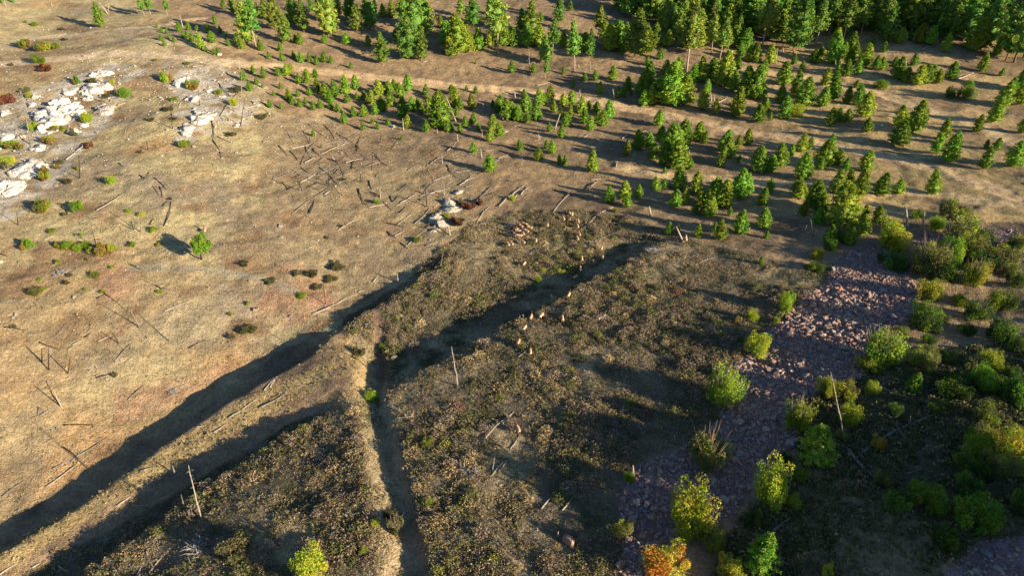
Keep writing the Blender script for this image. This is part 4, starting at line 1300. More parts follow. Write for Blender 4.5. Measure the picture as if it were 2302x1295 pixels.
for a in [(280, 757, 565, 540), (1400, 332, 1580, 205), (1620, 162, 1690, 85), (0, 1292, 90, 1232), (360, 1240, 430, 1280), (845, 1297, 980, 1047), (920, 1277, 990, 1190), (1200, 1040, 1265, 1075), (1180, 1080, 1250, 1087), (860, 660, 930, 638), (720, 870, 880, 770),
          (1090, 280, 1200, 210), (805, 868, 910, 874), (300, 982, 352, 952), (1460, 50, 1520, 66), (1205, 385, 1250, 380), (640, 1090, 700, 1060), (200, 1250, 250, 1220), (1310, 420, 1380, 372)]:
    log('I', *a, 'pale', 0.1)
for a in [(320, 645, 665, 445), (240, 265, 236, 410), (250, 312, 440, 205), (15, 815, 150, 715), (165, 530, 300, 400), (785, 222, 890, 125), (435, 602, 500, 530)]:
    log('I', *a, 'grey', 0.09)
for a in [(390, 375, 580, 375), (390, 510, 480, 585), (590, 85, 680, 60), (370, 250, 285, 105)]:  # the last one is the cast shadow of the pale snag, built as a log
    log('I', *a, 'dark', 0.09)
snag('I', 376, 260, 328, 150, 'pale', 0.1, 3)
snag('I', 1230, 937, 1155, 620, 'pale', 0.1, 16)
snag('I', 1072, 672, 1056, 620, 'grey', 0.14, 2)
snag('I', 1125, 870, 1110, 800, 'grey', 0.08, 2)
snag('J', 1280, 132, 1240, -110, 'pale', 0.11, 8)
for a in [(1420, 487, 1620, 295), (1490, 682, 1560, 600), (900, 332, 1010, 318), (130, 142, 175, 75), (70, 815, 165, 797), (1600, 520, 1660, 430), (0, 60, 60, 40), (60, 270, 230, 180)]:
    log('J', *a, 'pale', 0.09, 5)
snag('J', 1490, 645, 1505, 570, 'pale', 0.08, 1)
for a in [(265, 887, 385, 765), (390, 900, 465, 795), (20, 372, 95, 290), (930, 595, 1030, 610), (250, 1295, 300, 1220), (0, 660, 60, 582)]:
    log('K', *a, 'pale', 0.09, 2)
log('K', 860, 662, 905, 590, 'grey', 0.16, 2)
snag('K', 828, 668, 826, 618, 'pale', 0.17, 0)
snag('K', 1085, 462, 1080, 432, 'pale', 0.17, 0)
snag('K', 365, 1060, 368, 1025, 'pale', 0.1, 0)
snag('L', 592, 452, 505, 45, 'pale', 0.1, 16)
for a in [(1000, 502, 865, 315, .2), (675, 562, 1150, 310, .2), (810, 702, 1010, 745, .15), (970, 677, 1070, 655, .15), (780, 130, 930, 195, .2), (1080, 170, 1290, 100, .12), (120, 1062, 285, 930, .15), (300, 992, 430, 892, .12), (730, 1012, 860, 1080, .12), (610, 532, 770, 702, .22)]:
    log('L', *a[:4], 'grey', a[4], 6)

rgl = np.random.default_rng(404)
for i in range(34):
    cx_, cy_ = rgl.uniform(200, 860), rgl.uniform(860, 1290)
    an_ = rgl.choice([rgl.uniform(-0.75, -0.3), rgl.uniform(0.5, 1.1), rgl.uniform(-1.4, 1.4)])
    ln_ = rgl.uniform(40, 190) / 2
    log('B', cx_ - ln_ * math.cos(an_), cy_ - ln_ * math.sin(an_), cx_ + ln_ * math.cos(an_), cy_ + ln_ * math.sin(an_), ['dark', 'grey', 'dark', 'pale'][i % 4], rgl.uniform(0.06, 0.11), 4)
for i in range(22):
    cx_, cy_ = rgl.uniform(900, 1560), rgl.uniform(20, 420)
    an_ = rgl.uniform(-0.9, -0.3)
    ln_ = rgl.uniform(40, 160) / 2
    log('F', cx_ - ln_ * math.cos(an_), cy_ - ln_ * math.sin(an_), cx_ + ln_ * math.cos(an_), cy_ + ln_ * math.sin(an_), ['pale', 'grey', 'dark'][i % 3], rgl.uniform(0.06, 0.1), 3)

DZ = [((0, -50, 340, 130), 'on the far left hilltop', 'dead wood on the hilltop'), ((340, -50, 1120, 150), 'near the top edge', 'dead wood on the hilltop'),
      ((0, 130, 120, 480), 'at the left white outcrop', 'dead wood by the outcrops'), ((120, 130, 330, 400), 'beside the big white outcrop', 'dead wood by the outcrops'),
      ((330, 130, 480, 400), 'left of the smaller white outcrop', 'dead wood by the outcrops'), ((480, 130, 620, 400), 'right of the smaller white outcrop', 'dead wood by the outcrops'),
      ((620, 280, 720, 400), 'in the left log tangle', 'burnt logs of the tangle'), ((720, 280, 800, 470), 'in the heart of the log tangle', 'burnt logs of the tangle'), ((620, 400, 720, 520), 'below the left log tangle', 'burnt logs of the tangle'),
      ((800, 280, 960, 470), 'right of the log tangle', 'logs right of the tangle'), ((960, 280, 1100, 420), 'above the pale centre rocks', 'logs right of the tangle'), ((960, 420, 1130, 640), 'by the pale centre rocks', 'logs by the centre rocks'),
      ((720, 470, 960, 640), 'on the brown slope left of centre', 'logs on the brown slope'), ((620, 150, 1100, 300), 'in the young pine grove', 'posts among the young pines'), ((1100, 180, 1400, 300), 'in the clump below the track', 'posts among the young pines'),
      ((1100, 300, 1400, 400), 'above the herd', 'logs above the herd'), ((1100, 400, 1240, 640), 'near the elk cluster', 'logs by the herd'), ((1240, 400, 1400, 640), 'right of the elk cluster', 'logs by the herd'),
      ((1100, 0, 1700, 180), 'above the long track', 'dead posts above the track'), ((1700, 0, 2303, 200), 'before the big wood', 'dead posts before the wood'), ((1400, 180, 2303, 400), 'among pines right of centre', 'dead wood among the pines'),
      ((1400, 400, 1800, 640), 'behind the brushy bench', 'dead wood behind the bench'), ((1800, 400, 2303, 700), 'behind the scree', 'dead wood behind the scree'),
      ((0, 480, 150, 640), 'at the left slope edge', 'dead wood on the left slope'), ((150, 400, 300, 600), 'on the stony left slope', 'dead wood on the left slope'), ((300, 400, 480, 600), 'around the burnt forked snag', 'dead wood on the left slope'),
      ((0, 640, 200, 860), 'on the lower left slope', 'dead wood on the lower slope'), ((200, 600, 330, 860), 'below the orange soil patch', 'dead wood on the lower slope'), ((330, 600, 560, 860), 'on the slope right of the orange soil', 'dead wood on the lower slope'),
      ((560, 640, 800, 720), 'above the gully head', 'dead wood by the gully'), ((0, 860, 300, 1110), 'on the ochre slope above the shadow', 'dead wood above the shadow'), ((300, 860, 700, 1000), 'along the long shadow', 'dead wood along the shadow'),
      ((0, 1000, 330, 1400), 'in the bottom left corner', 'dead wood at bottom left'), ((330, 1000, 700, 1400), 'in the brush at bottom left', 'dead wood at bottom left'), ((700, 640, 1000, 1300), 'beside the gully', 'dead wood by the gully'),
      ((1000, 640, 1130, 1000), 'on the bench right of the gully', 'dead wood on the bench'), ((1130, 640, 1400, 1000), 'on the bench near single elk', 'dead wood on the bench'), ((1000, 1000, 1400, 1300), 'on the lower bench', 'dead wood on the bench'),
      ((1400, 800, 1700, 1300), 'by the lower scree', 'dead wood by the scree'), ((1700, 700, 1960, 1300), 'right of the scree', 'dead wood right of the scree'), ((1960, 700, 2303, 1300), 'in the shade at right', 'dead wood in the shade')]
TW_ = {'pale': 'pale', 'grey': 'grey', 'dark': 'black burnt/shadow'}  # black pieces are burnt wood, a few of them shadows shaped as wood
label_all(deads, DZ, lambda t: 'log' if t['k'] == 'log' else 'snag', lambda t: 'fallen log' if t['k'] == 'log' else ('standing snag' if t['L'] > 90 else 'standing stub'),
          lambda t: ('long ' if t['L'] > 180 else 'short ' if t['L'] < 60 and t['k'] == 'log' else '') + TW_[t['t']])
#PART2
# ------------------------------------------------------------------ low brush on the bench (nobody could count it)
def scatter(n, x0, x1, y0, y1, rg):
    return rg.uniform(x0, x1, n), rg.uniform(y0, y1, n)


def masked(poly, n, box, rg, amp=14, seed=2):
    x, y = scatter(n, *box, rg)
    z = ground(x, y)
    px, py, _ = proj(x, y, z)
    k = soft(poly, amp, seed, x, y, px, py)
    return x[k], y[k], z[k], px[k], py[k]


def clumps(x, y, z, R, Hc, per, leaf, colr, rg, name, m, label, flat=0.0, **kw):
    n = len(x)
    d = rg.normal(size=(n, per, 3))
    d /= np.linalg.norm(d, axis=2)[:, :, None]
    d[:, :, 2] = np.abs(d[:, :, 2])
    d *= rg.uniform(0.45, 1.0, (n, per, 1)) ** 0.5
    cen = d * np.stack([R, R, Hc], 1)[:, None, :] + np.stack([x, y, z], 1)[:, None, :]
    cl = np.repeat(colr[:, None, :], per, 1) * rg.uniform(0.65, 1.35, (n, per, 1))
    V, Q, c = quads(cen.reshape(-1, 3), np.repeat(leaf, per) * rg.uniform(0.6, 1.3, n * per), cl.reshape(-1, 3), rg, flat)
    link(name, mesh(name, V, Q, c, m), kind='stuff', label=label, **kw)


rg = np.random.default_rng(77)
x, y, z, px, py = masked(R_BRUSH, 105000, (-75, 62, 20, 112), rg)
band_floor = dpoly(x, y, [(862, 868), (905, 835), (981, 785), (1120, 712), (1222, 668), (1324, 620), (1426, 572), (1500, 545)])
gul = dpoly(x, y, ditch_line)
lit = dpoly(x, y, [(800, 760), (818, 850), (838, 960), (862, 1080), (878, 1200), (895, 1330)])
trail = np.minimum(dpoly(x, y, [(1180, 1330), (1205, 1160), (1235, 1010), (1268, 900), (1262, 820), (1285, 740)]), dpoly(x, y, [(1262, 830), (1330, 770), (1440, 700), (1540, 660), (1620, 660)]))
b3 = dpoly(x, y, [(100, 1290), (264, 1190), (404, 1100), (477, 1055), (568, 1005), (640, 965), (743, 915)])
dens = fbm(x, y, 5, 4, 61)
k = (band_floor > 1.7) & (gul > 0.8) & (lit > 1.3) & (trail > 0.35) & (b3 > 0.5) & (rg.uniform(size=len(x)) < np.clip((dens - 0.37) * 6, 0.08, 1) * np.where((px < 800) & (py > 880), 0.75, 1)) & ~inpoly(px, py, [(1500, 520), (1900, 560), (1880, 655), (1700, 640), (1560, 600), (1480, 580)])
# thinner north of the band
k &= ~((py < 560) & (rg.uniform(size=len(x)) > 0.45))
x, y, z, px, py = x[k], y[k], z[k], px[k], py[k]
n = len(x)
pal = 1.15 * np.array([(0.23, 0.18, 0.135), (0.17, 0.17, 0.065), (0.36, 0.27, 0.14), (0.13, 0.15, 0.045), (0.28, 0.21, 0.16), (0.21, 0.105, 0.08), (0.23, 0.25, 0.05), (0.46, 0.36, 0.18)])
w1 = fbm(x, y, 9, 3, 62)
prob = np.tile(np.array([0.30, 0.20, 0.12, 0.12, 0.14, 0.04, 0.03, 0.05]), (n, 1))
straw = np.clip((py - 950) / 250, 0, 1) * np.clip((px - 700) / 300, 0, 1)
prob[:, 2] += 0.35 * straw
prob[:, 6] += 0.12 * straw
prob[:, 3] += 0.3 * np.clip((w1 - 0.5) * 4, 0, 1)
prob[:, 0] += 0.3 * np.clip((0.5 - w1) * 4, 0, 1)
prob /= prob.sum(1)[:, None]
u = rg.uniform(size=n)
ci = (prob.cumsum(1) < u[:, None]).sum(1).clip(0, 7)
cc = pal[ci] * rg.uniform(0.8, 1.2, (n, 1))
R = rg.uniform(0.16, 0.5, n) * (0.75 + 0.6 * (dens[k] - 0.3) * 2)
big_ = (rg.uniform(size=n) < 0.035)
R = np.where(big_, rg.uniform(0.55, 1.0, n), R)
clumps(x[big_], y[big_], z[big_], R[big_], R[big_] * 0.65, 200, 0.04 + R[big_] * 0.05, cc[big_], rg, 'brush_mounds', M_BRUSH, 'rounder grey-green mounds of brush on the bench', category='brush')
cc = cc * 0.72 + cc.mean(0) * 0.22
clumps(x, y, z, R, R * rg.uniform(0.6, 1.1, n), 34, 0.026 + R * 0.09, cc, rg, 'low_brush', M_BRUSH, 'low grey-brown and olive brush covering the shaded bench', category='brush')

# dry grass tufts: hillside, shoulder strips, verges
x1, y1, z1, a, b = masked(R_LEFT, 110000, (-150, 12, 30, 190), rg, 20, 1)
k = (rg.uniform(size=len(x1)) < (0.1 + 1.3 * (fbm(x1, y1, 6, 4, 71) - 0.35))) & (rg.uniform(size=len(x1)) < 90.0 / (40 + y1))
x1, y1, z1 = x1[k], y1[k], z1[k]
x2, y2, z2, a, b = masked(R_STRAW, 26000, (-75, 5, 20, 80), rg, 8, 70)
k = rg.uniform(size=len(x2)) < 0.9
x2, y2, z2 = x2[k], y2[k], z2[k]
x3, y3 = scatter(26000, -70, 80, 22, 200, rg)
z3 = ground(x3, y3)
k = (fbm(x3, y3, 4, 3, 72) > 0.5) & (rg.uniform(size=len(x3)) < 0.7)
x3, y3, z3 = x3[k], y3[k], z3[k]
x = np.r_[x1, x2, x3]
y = np.r_[y1, y2, y3]
z = np.r_[z1, z2, z3]
n = len(x)
tp = np.array([(0.44, 0.36, 0.19), (0.38, 0.28, 0.14), (0.30, 0.23, 0.12), (0.46, 0.40, 0.24), (0.26, 0.23, 0.09)])
cc = tp[rg.choice(5, n, p=[0.28, 0.27, 0.22, 0.1, 0.13])] * rg.uniform(0.75, 1.1, (n, 1))
cc[len(x1) + len(x2):] *= 0.72
R = rg.uniform(0.05, 0.16, n) * np.where(rg.uniform(size=n) < 0.06, 1.9, 1)
clumps(x, y, z, R, R * 1.2, 5, 0.035 + R * 0.28, cc, rg, 'dry_grass', M_BRUSH, 'pale straw-coloured dry grass tufts over the slopes', category='grass')

# short growth that fills the gaps of the brush
xs, ys, zs, a, b = masked(R_BRUSH, 330000, (-75, 62, 20, 112), rg, 14, 2)
k = (rg.uniform(size=len(xs)) < 0.75 * (0.25 + 0.9 * (fbm(xs, ys, 2.2, 3, 83) > 0.46))) & (dpoly(xs, ys, ditch_line) > 0.5)
xs, ys, zs = xs[k], ys[k], zs[k]
R = rg.uniform(0.06, 0.17, len(xs))
hue_ = fbm(xs, ys, 4, 3, 84)
i_ = np.clip((hue_ + rg.normal(size=len(xs)) * 0.09 - 0.32) / 0.36 * 5, 0, 4.99).astype(int)
cc = np.array([(0.16, 0.17, 0.06), (0.20, 0.155, 0.10), (0.27, 0.20, 0.11), (0.36, 0.27, 0.14), (0.44, 0.34, 0.18)])[i_] * rg.uniform(0.8, 1.15, (len(xs), 1))
clumps(xs, ys, zs, R, R, 5, 0.03 + R * 0.25, cc, rg, 'short_grass', M_BRUSH, 'short mixed grass and heath between the brush', category='grass')

# bigger pale bunch grass along the banks and the gully
R_BUNCH = [(-100, 1420), (0, 1240), (300, 1060), (600, 860), (760, 740), (800, 700), (870, 700), (900, 850), (1010, 1100), (1060, 1400), (880, 1400), (800, 1250), (790, 960), (600, 1080), (400, 1220), (200, 1400)]
xb, yb, zb, a, b = masked(R_BUNCH, 16000, (-75, 5, 20, 85), rg, 12, 78)
k = rg.uniform(size=len(xb)) < 0.35 * (fbm(xb, yb, 5, 3, 79) > 0.42) + 0.04
xb, yb, zb = xb[k], yb[k], zb[k]
R = rg.uniform(0.09, 0.24, len(xb))
cc = np.array([(0.46, 0.37, 0.19), (0.36, 0.28, 0.14), (0.24, 0.22, 0.09)])[rg.choice(3, len(xb), p=[0.45, 0.3, 0.25])]
clumps(xb, yb, zb, R, R * 1.25, 22, 0.03 + R * 0.15, cc, rg, 'bunch_grass', M_BRUSH, 'larger pale bunch grass along the banks and the gully', category='grass')

# undergrowth in the dark corner and right of the scree
x, y, z, px, py = masked(R_DARKWOOD, 60000, (15, 95, 20, 90), rg, 16, 6)
k = ~soft(R_TALUS, 7, 3, x, y, px, py) & ~soft(R_TALUS3, 10, 5, x, y, px, py) & ((fbm(x, y, 6, 3, 81) > 0.36) | (rg.uniform(size=len(x)) < 0.4)) & (rg.uniform(size=len(x)) < 0.8)
x, y, z = x[k], y[k], z[k]
n = len(x)
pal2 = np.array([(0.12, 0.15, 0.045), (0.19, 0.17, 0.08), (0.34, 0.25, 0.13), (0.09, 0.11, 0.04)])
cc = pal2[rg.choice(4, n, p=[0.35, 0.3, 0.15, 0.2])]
R = rg.uniform(0.15, 0.55, n)
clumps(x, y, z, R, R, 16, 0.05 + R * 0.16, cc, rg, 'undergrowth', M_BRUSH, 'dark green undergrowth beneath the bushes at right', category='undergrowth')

# ------------------------------------------------------------------ stones and scree
def rock_batch(x, y, z, S, cols, rg, base, nshape=14, sink=0.25, rough=0.22):
    shapes = [rockshape(base, rg, rough) for _ in range(nshape)]
    T0 = base[1]
    Vs, Ts, Cs, off = [], [], [], 0
    which = rg.integers(0, nshape, len(x))
    for s_ in range(nshape):
        i = np.where(which == s_)[0]
        if not len(i):
            continue
        a = rg.uniform(0, 6.283, len(i))
        ca, sa = np.cos(a)[:, None], np.sin(a)[:, None]
        v = shapes[s_][None] * rg.uniform(0.8, 1.2, (len(i), 1, 3)) * S[i][:, None, None]
        v[:, :, 2] *= 0.75
        vx = v[:, :, 0] * ca - v[:, :, 1] * sa + x[i][:, None]
        vy = v[:, :, 0] * sa + v[:, :, 1] * ca + y[i][:, None]
        vz = v[:, :, 2] + z[i][:, None] + S[i][:, None] * (0.5 - sink)
        nv = v.shape[1]
        Vs.append(np.stack([vx, vy, vz], 2).reshape(-1, 3))
        Ts.append((T0[None] + (np.arange(len(i)) * nv)[:, None, None] + off).reshape(-1, 3))
        Cs.append(np.repeat(cols[i], nv, 0))
        off += len(i) * nv
    return np.concatenate(Vs), np.concatenate(Ts), np.concatenate(Cs)


rg = np.random.default_rng(91)
sx, sy, sz, spx, spy = [np.concatenate(v) for v in zip(masked(R_TALUS, 330000, (0, 75, 24, 112), rg, 7, 3), masked(R_TALUS2, 26000, (55, 100, 80, 125), rg, 8, 4), masked(R_TALUS3, 26000, (30, 80, 15, 50), rg, 10, 5))]
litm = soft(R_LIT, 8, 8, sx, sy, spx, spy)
k = rg.uniform(size=len(sx)) < 0.78
sx, sy, sz, spx, spy, litm = sx[k], sy[k], sz[k], spx[k], spy[k], litm[k]
n = len(sx)
S = np.exp(rg.normal(math.log(0.1), 0.5, n)) * np.where(spy < 640, 0.8, 1)
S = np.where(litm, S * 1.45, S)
S = np.where(rg.uniform(size=n) < 0.012, S * 2.2, S)
S = np.clip(S, 0.045, 0.42)
tp = 1.2 * np.array([(0.40, 0.245, 0.20), (0.46, 0.30, 0.235), (0.26, 0.18, 0.165), (0.50, 0.40, 0.34), (0.40, 0.34, 0.32), (0.52, 0.33, 0.24)])
cc = tp[rg.choice(6, n, p=[0.3, 0.22, 0.2, 0.1, 0.1, 0.08])]
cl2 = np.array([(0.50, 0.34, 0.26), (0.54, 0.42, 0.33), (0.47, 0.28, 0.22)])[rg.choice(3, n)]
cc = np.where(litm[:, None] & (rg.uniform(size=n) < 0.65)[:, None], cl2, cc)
vis = (spx > 0) & (spx < W) & (spy > 0) & (spy < HH)
order = np.argsort(-S * vis)
big, rest = order[:290], order[290:]
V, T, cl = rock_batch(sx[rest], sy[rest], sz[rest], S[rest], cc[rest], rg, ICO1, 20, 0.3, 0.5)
link('scree_rocks', mesh('scree_rocks', V, T, cl, M_ROCK), kind='stuff', label='pinkish broken rocks that cover the scree slope', category='rocks')
BRK = []
for i in range(12):
    sh = rockshape(ICO3, rg, 0.05, 9)
    sh[:, 2] *= 0.75
    BRK.append(sh)


def add_rock(x, y, z, s, c, name, label, cat, group, sink=0.3):
    """one boulder, its mesh shared between like-coloured ones"""
    key = (random.randrange(12), tuple(np.round(c, 2)))
    if key not in ROCKM:
        ROCKM[key] = mesh(name, BRK[key[0]], ICO3[1], np.array(key[1]) , M_ROCK)
    o = link(name, ROCKM[key], loc=(float(x), float(y), float(z + s * (0.5 - sink))), label=label, category=cat, group=group)
    o.rotation_euler = (random.uniform(-0.3, 0.3), random.uniform(-0.3, 0.3), random.uniform(0, 6.28))
    s = float(s)
    o.scale = (s * random.uniform(0.85, 1.2), s * random.uniform(0.85, 1.2), s)
    return o


ROCKM = {}
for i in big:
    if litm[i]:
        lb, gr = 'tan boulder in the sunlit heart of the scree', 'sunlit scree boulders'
    elif spy[i] < 620:
        lb, gr = 'purplish boulder in the upper scree', 'upper scree boulders'
    elif spy[i] < 1000:
        lb, gr = 'purplish boulder in the middle scree', 'middle scree boulders'
    else:
        lb, gr = 'purple-grey boulder in the lower scree', 'lower scree boulders'
    add_rock(sx[i], sy[i], sz[i], S[i] * 1.15, cc[i], 'boulder', lb, 'boulder', gr)
# the singular ones
for cr, x, y, w, c, lb in [('K', 430, 1095, 105, (0.42, 0.27, 0.19), 'large tan-pink boulder alone in the brush near the bottom'), ('H', 1178, 990, 46, (0.5, 0.47, 0.42), 'pale white boulder right of the scree below the bushes'),
                           ('K', 868, 905, 52, (0.30, 0.29, 0.30), 'large grey boulder in the shaded lower scree'), ('K', 832, 1185, 46, (0.33, 0.31, 0.31), 'grey boulder near the bottom of the scree'),
                           ('K', 1485, 520, 52, (0.44, 0.29, 0.21), 'sunlit pink boulder in the lower scree'), ('K', 1355, 490, 36, (0.46, 0.33, 0.25), 'sunlit tan boulder, left of two in lower scree'),
                           ('K', 1400, 490, 36, (0.44, 0.34, 0.28), 'sunlit tan boulder, right of two in lower scree'), ('L', 1455, 1165, 70, (0.27, 0.27, 0.31), 'pale block in the shaded corner scree'),
                           ('F', 960, 1190, 45, (0.42, 0.36, 0.27), 'tan boulder beside the gully'), ('F', 205, 320, 40, (0.36, 0.35, 0.36), 'grey stone alone on the brown slope'),
                           ('F', 275, 915, 24, (0.5, 0.45, 0.38), 'small white stone on the reddish slope above the gully'), ('F', 50, 875, 40, (0.42, 0.34, 0.24), 'tan stone on the reddish slope'),
                           ('E', 1690, 880, 46, (0.42, 0.34, 0.24), 'tan flat stone left of the gully head'), ('J', 1002, 690, 34, (0.42, 0.34, 0.24), 'tan round stone in the gully'), ('J', 1018, 748, 24, (0.42, 0.34, 0.24), 'smaller tan stone in the gully'),
                           ('K', 765, 262, 24, (0.5, 0.44, 0.38), 'white stone in the brush above the scree')]:
    p = at(*full(cr, x, y))
    d = p[1] * cp - (p[2] - CAMZ) * sp
    s = w / CR[cr][2] * d / F / 2 * 1.1
    add_rock(*p, s, c, 'boulder', lb, 'boulder', None, 0.25)

# white stones over the left hillside
x, y, z, px, py = masked(R_LEFT, 26000, (-150, 12, 30, 190), rg, 20, 1)
near = np.minimum(dpoly(x, y, [(20, 330), (130, 260), (230, 180)]), dpoly(x, y, [(400, 200), (480, 170), (450, 280), (560, 230)]))
pr = 0.06 + 0.55 * np.exp(-near / 9) + 0.10 * (fbm(x, y, 8, 4, 55) > 0.56)
k = rg.uniform(size=len(x)) < pr
x, y, z, px, py, near = x[k], y[k], z[k], px[k], py[k], near[k]
n = len(x)
S = np.clip(np.exp(rg.normal(math.log(0.10), 0.5, n)) * (1 + 0.9 * np.exp(-near / 8)), 0.05, 0.8)
tp = np.array([(0.62, 0.58, 0.50), (0.52, 0.45, 0.36), (0.45, 0.34, 0.24), (0.66, 0.62, 0.56)])
cc = tp[rg.choice(4, n, p=[0.35, 0.25, 0.2, 0.2])]
vis = (px > 0) & (px < W) & (py > 0) & (py < HH)
d = y * cp - (z - CAMZ) * sp
order = np.argsort(-S / d * vis)
big, rest = order[:280], order[280:]
V, T, cl = rock_batch(x[rest], y[rest], z[rest], S[rest], cc[rest], rg, ICO1, 16, 0.3, 0.5)
link('scattered_stones', mesh('scattered_stones', V, T, cl, M_ROCK), kind='stuff', label='small whitish stones strewn over the left hillside', category='stones')
for i in big:
    if px[i] < 330 and py[i] < 480:
        lb, gr = 'white stone around the big white outcrop', 'stones around the big outcrop'
    elif px[i] < 640 and py[i] < 360:
        lb, gr = 'white stone around the smaller white outcrop', 'stones around the smaller outcrop'
    elif px[i] < 420:
        lb, gr = 'whitish stone on the left ochre slope', 'stones on the left slope'
    else:
        lb, gr = 'whitish stone on the brown slope above the gully', 'stones on the brown slope'
    add_rock(x[i], y[i], z[i], S[i], cc[i], 'stone', lb, 'stone', gr)

# ------------------------------------------------------------------ white rock outcrops
rg = np.random.default_rng(13)
OUT = [('A', 640, 590, 250, 115, 'white cliff-like outcrop, upper right block of the big group'), ('A', 455, 605, 100, 85, 'white rounded outcrop left of the upper block'), ('A', 665, 492, 170, 55, 'slim slanting white outcrop topmost of the big group'),
       ('A', 580, 655, 85, 60, 'small white outcrop below the upper block'), ('A', 688, 725, 110, 100, 'greyish flat outcrop standing right of the big group'), ('A', 430, 715, 250, 130, 'largest bright white outcrop in the big group'),
       ('A', 335, 805, 190, 190, 'tall white outcrop face running down the slope'), ('A', 480, 765, 150, 95, 'white outcrop right of the tall face'), ('A', 235, 760, 100, 85, 'white outcrop left of the tall face'),
       ('A', 540, 830, 70, 62, 'white outcrop beside the round green bush'), ('A', 40, 910, 110, 80, 'white outcrop at the left frame edge'), ('A', 140, 915, 62, 52, 'small white outcrop right of the edge one'),
       ('A', 255, 985, 140, 50, 'low white ledge below the tall face'), ('A', 200, 1120, 200, 165, 'broad white outcrop with rust bushes beside it'), ('A', 70, 1255, 175, 130, 'white outcrop low at the left edge'),
       ('A', 490, 880, 105, 62, 'white ledge under the round bush'), ('A', 40, 745, 90, 70, 'white rubble outcrop at far left'), ('A', 200, 690, 90, 55, 'small broken outcrop above the large white one'),
       ('A', 250, 640, 80, 40, 'low stony ledge above the large white one'), ('E', 90, 60, 140, 120, 'white outcrop lowest in the left group'),
       ('A', 1175, 548, 92, 72, 'white outcrop beside the russet bush, upper in right group'), ('A', 1237, 512, 46, 40, 'small white knob topmost of the right group'), ('A', 1280, 652, 105, 70, 'slanting white outcrop in the right group'),
       ('A', 1370, 600, 85, 42, 'white ledge right of the slanting outcrop'), ('A', 1320, 782, 130, 122, 'largest white outcrop of the right group'), ('A', 1230, 862, 92, 100, 'white outcrop lowest in the right group'),
       ('A', 1397, 760, 46, 62, 'narrow white block touching the largest right outcrop'), ('A', 1565, 822, 50, 60, 'lone white block right of the right group'), ('A', 1478, 635, 50, 42, 'small white block by the crossed logs'),
       ('A', 1712, 690, 50, 26, 'small white block under the pale logs'),
       ('F', 1335, 205, 92, 112, 'pale grey crag upper one by the gully shadow'), ('F', 1250, 280, 92, 122, 'pale grey crag lower one by the gully shadow'), ('F', 1380, 95, 62, 60, 'small pale crag above the two crags'),
       ('F', 1305, 145, 62, 32, 'pale ledge between the small crag and the upper'), ('F', 1220, 350, 62, 52, 'broken pale rock under the lower crag')]
for cr, x, y, w, h, lb in OUT:
    s = CR[cr][2]
    acc = Acc()
    fx, fy = full(cr, x, y)
    p0 = np.array(at(fx, fy))
    d = p0[1] * cp - (p0[2] - CAMZ) * sp
    k_ = d / F / s
    nb = max(4, int(w * h / 750))
    base = np.array((0.68, 0.65, 0.60)) if cr == 'A' or cr == 'E' else np.array((0.50, 0.47, 0.40))
    if 'greyish' in lb:
        base = np.array((0.45, 0.42, 0.38))
    slope = -0.55 * h / 2 / max(h, 1)
    for i in range(nb):
        while True:
            u_, v_ = rg.uniform(-1, 1, 2)
            if u_ * u_ + v_ * v_ < 1:
                break
        if w > 60 and h < w * 0.9:
            v_ = v_ * 0.75 - u_ * 0.35 * (1 if 'slant' in lb or 'topmost' in lb or h < w else 0)
        q = np.array(at(fx + u_ * w * 0.43 / s, fy + v_ * h * 0.40 / s))
        r0 = math.sqrt(min(w, h) * min(max(w, h), 120)) * k_ * (rg.uniform(0.34, 0.5) if i < nb * 0.45 else rg.uniform(0.12, 0.28)) * (1.35 if nb < 6 else 1.2)
        if i < nb * 0.45:
            q = q * 0.75 + p0 * 0.25
        sh = rockshape(ICO3, rg, 0.02, 26) * [rg.uniform(0.9, 1.5), rg.uniform(0.8, 1.3), rg.uniform(0.7, 1.15)]
        nn = fbm(sh[:, 0] * 3 + i * 9, sh[:, 1] * 3 + sh[:, 2] * 4, 1.0, 4, i)
        sh = sh * (0.88 + 0.28 * np.abs(nn - 0.5)[:, None] * 3.2)
        az = rg.uniform(-0.6, 0.6)
        R3 = np.array([[math.cos(az), -math.sin(az), 0], [math.sin(az), math.cos(az), 0], [0, 0, 1]])
        sh = sh @ R3.T * r0
        sh[:, 2] *= 0.75
        sh += q - p0 + [0, 0, r0 * 0.02]
        stain = np.clip((fbm(sh[:, 0], sh[:, 2] * 0.6, 0.7, 3, 7) - 0.55) * 5, 0, 1)[:, None]
        cl = base * rg.uniform(0.86, 1.08) * (1 - stain) + np.array((0.42, 0.33, 0.24)) * stain
        acc.add(sh, None, ICO3[1], cl)
    link('rock_outcrop', acc.mesh('rock_outcrop', M_ROCK), loc=tuple(p0), label=lb, category='rock outcrop', group='white rock outcrops' if cr != 'F' else 'pale crags at the centre')

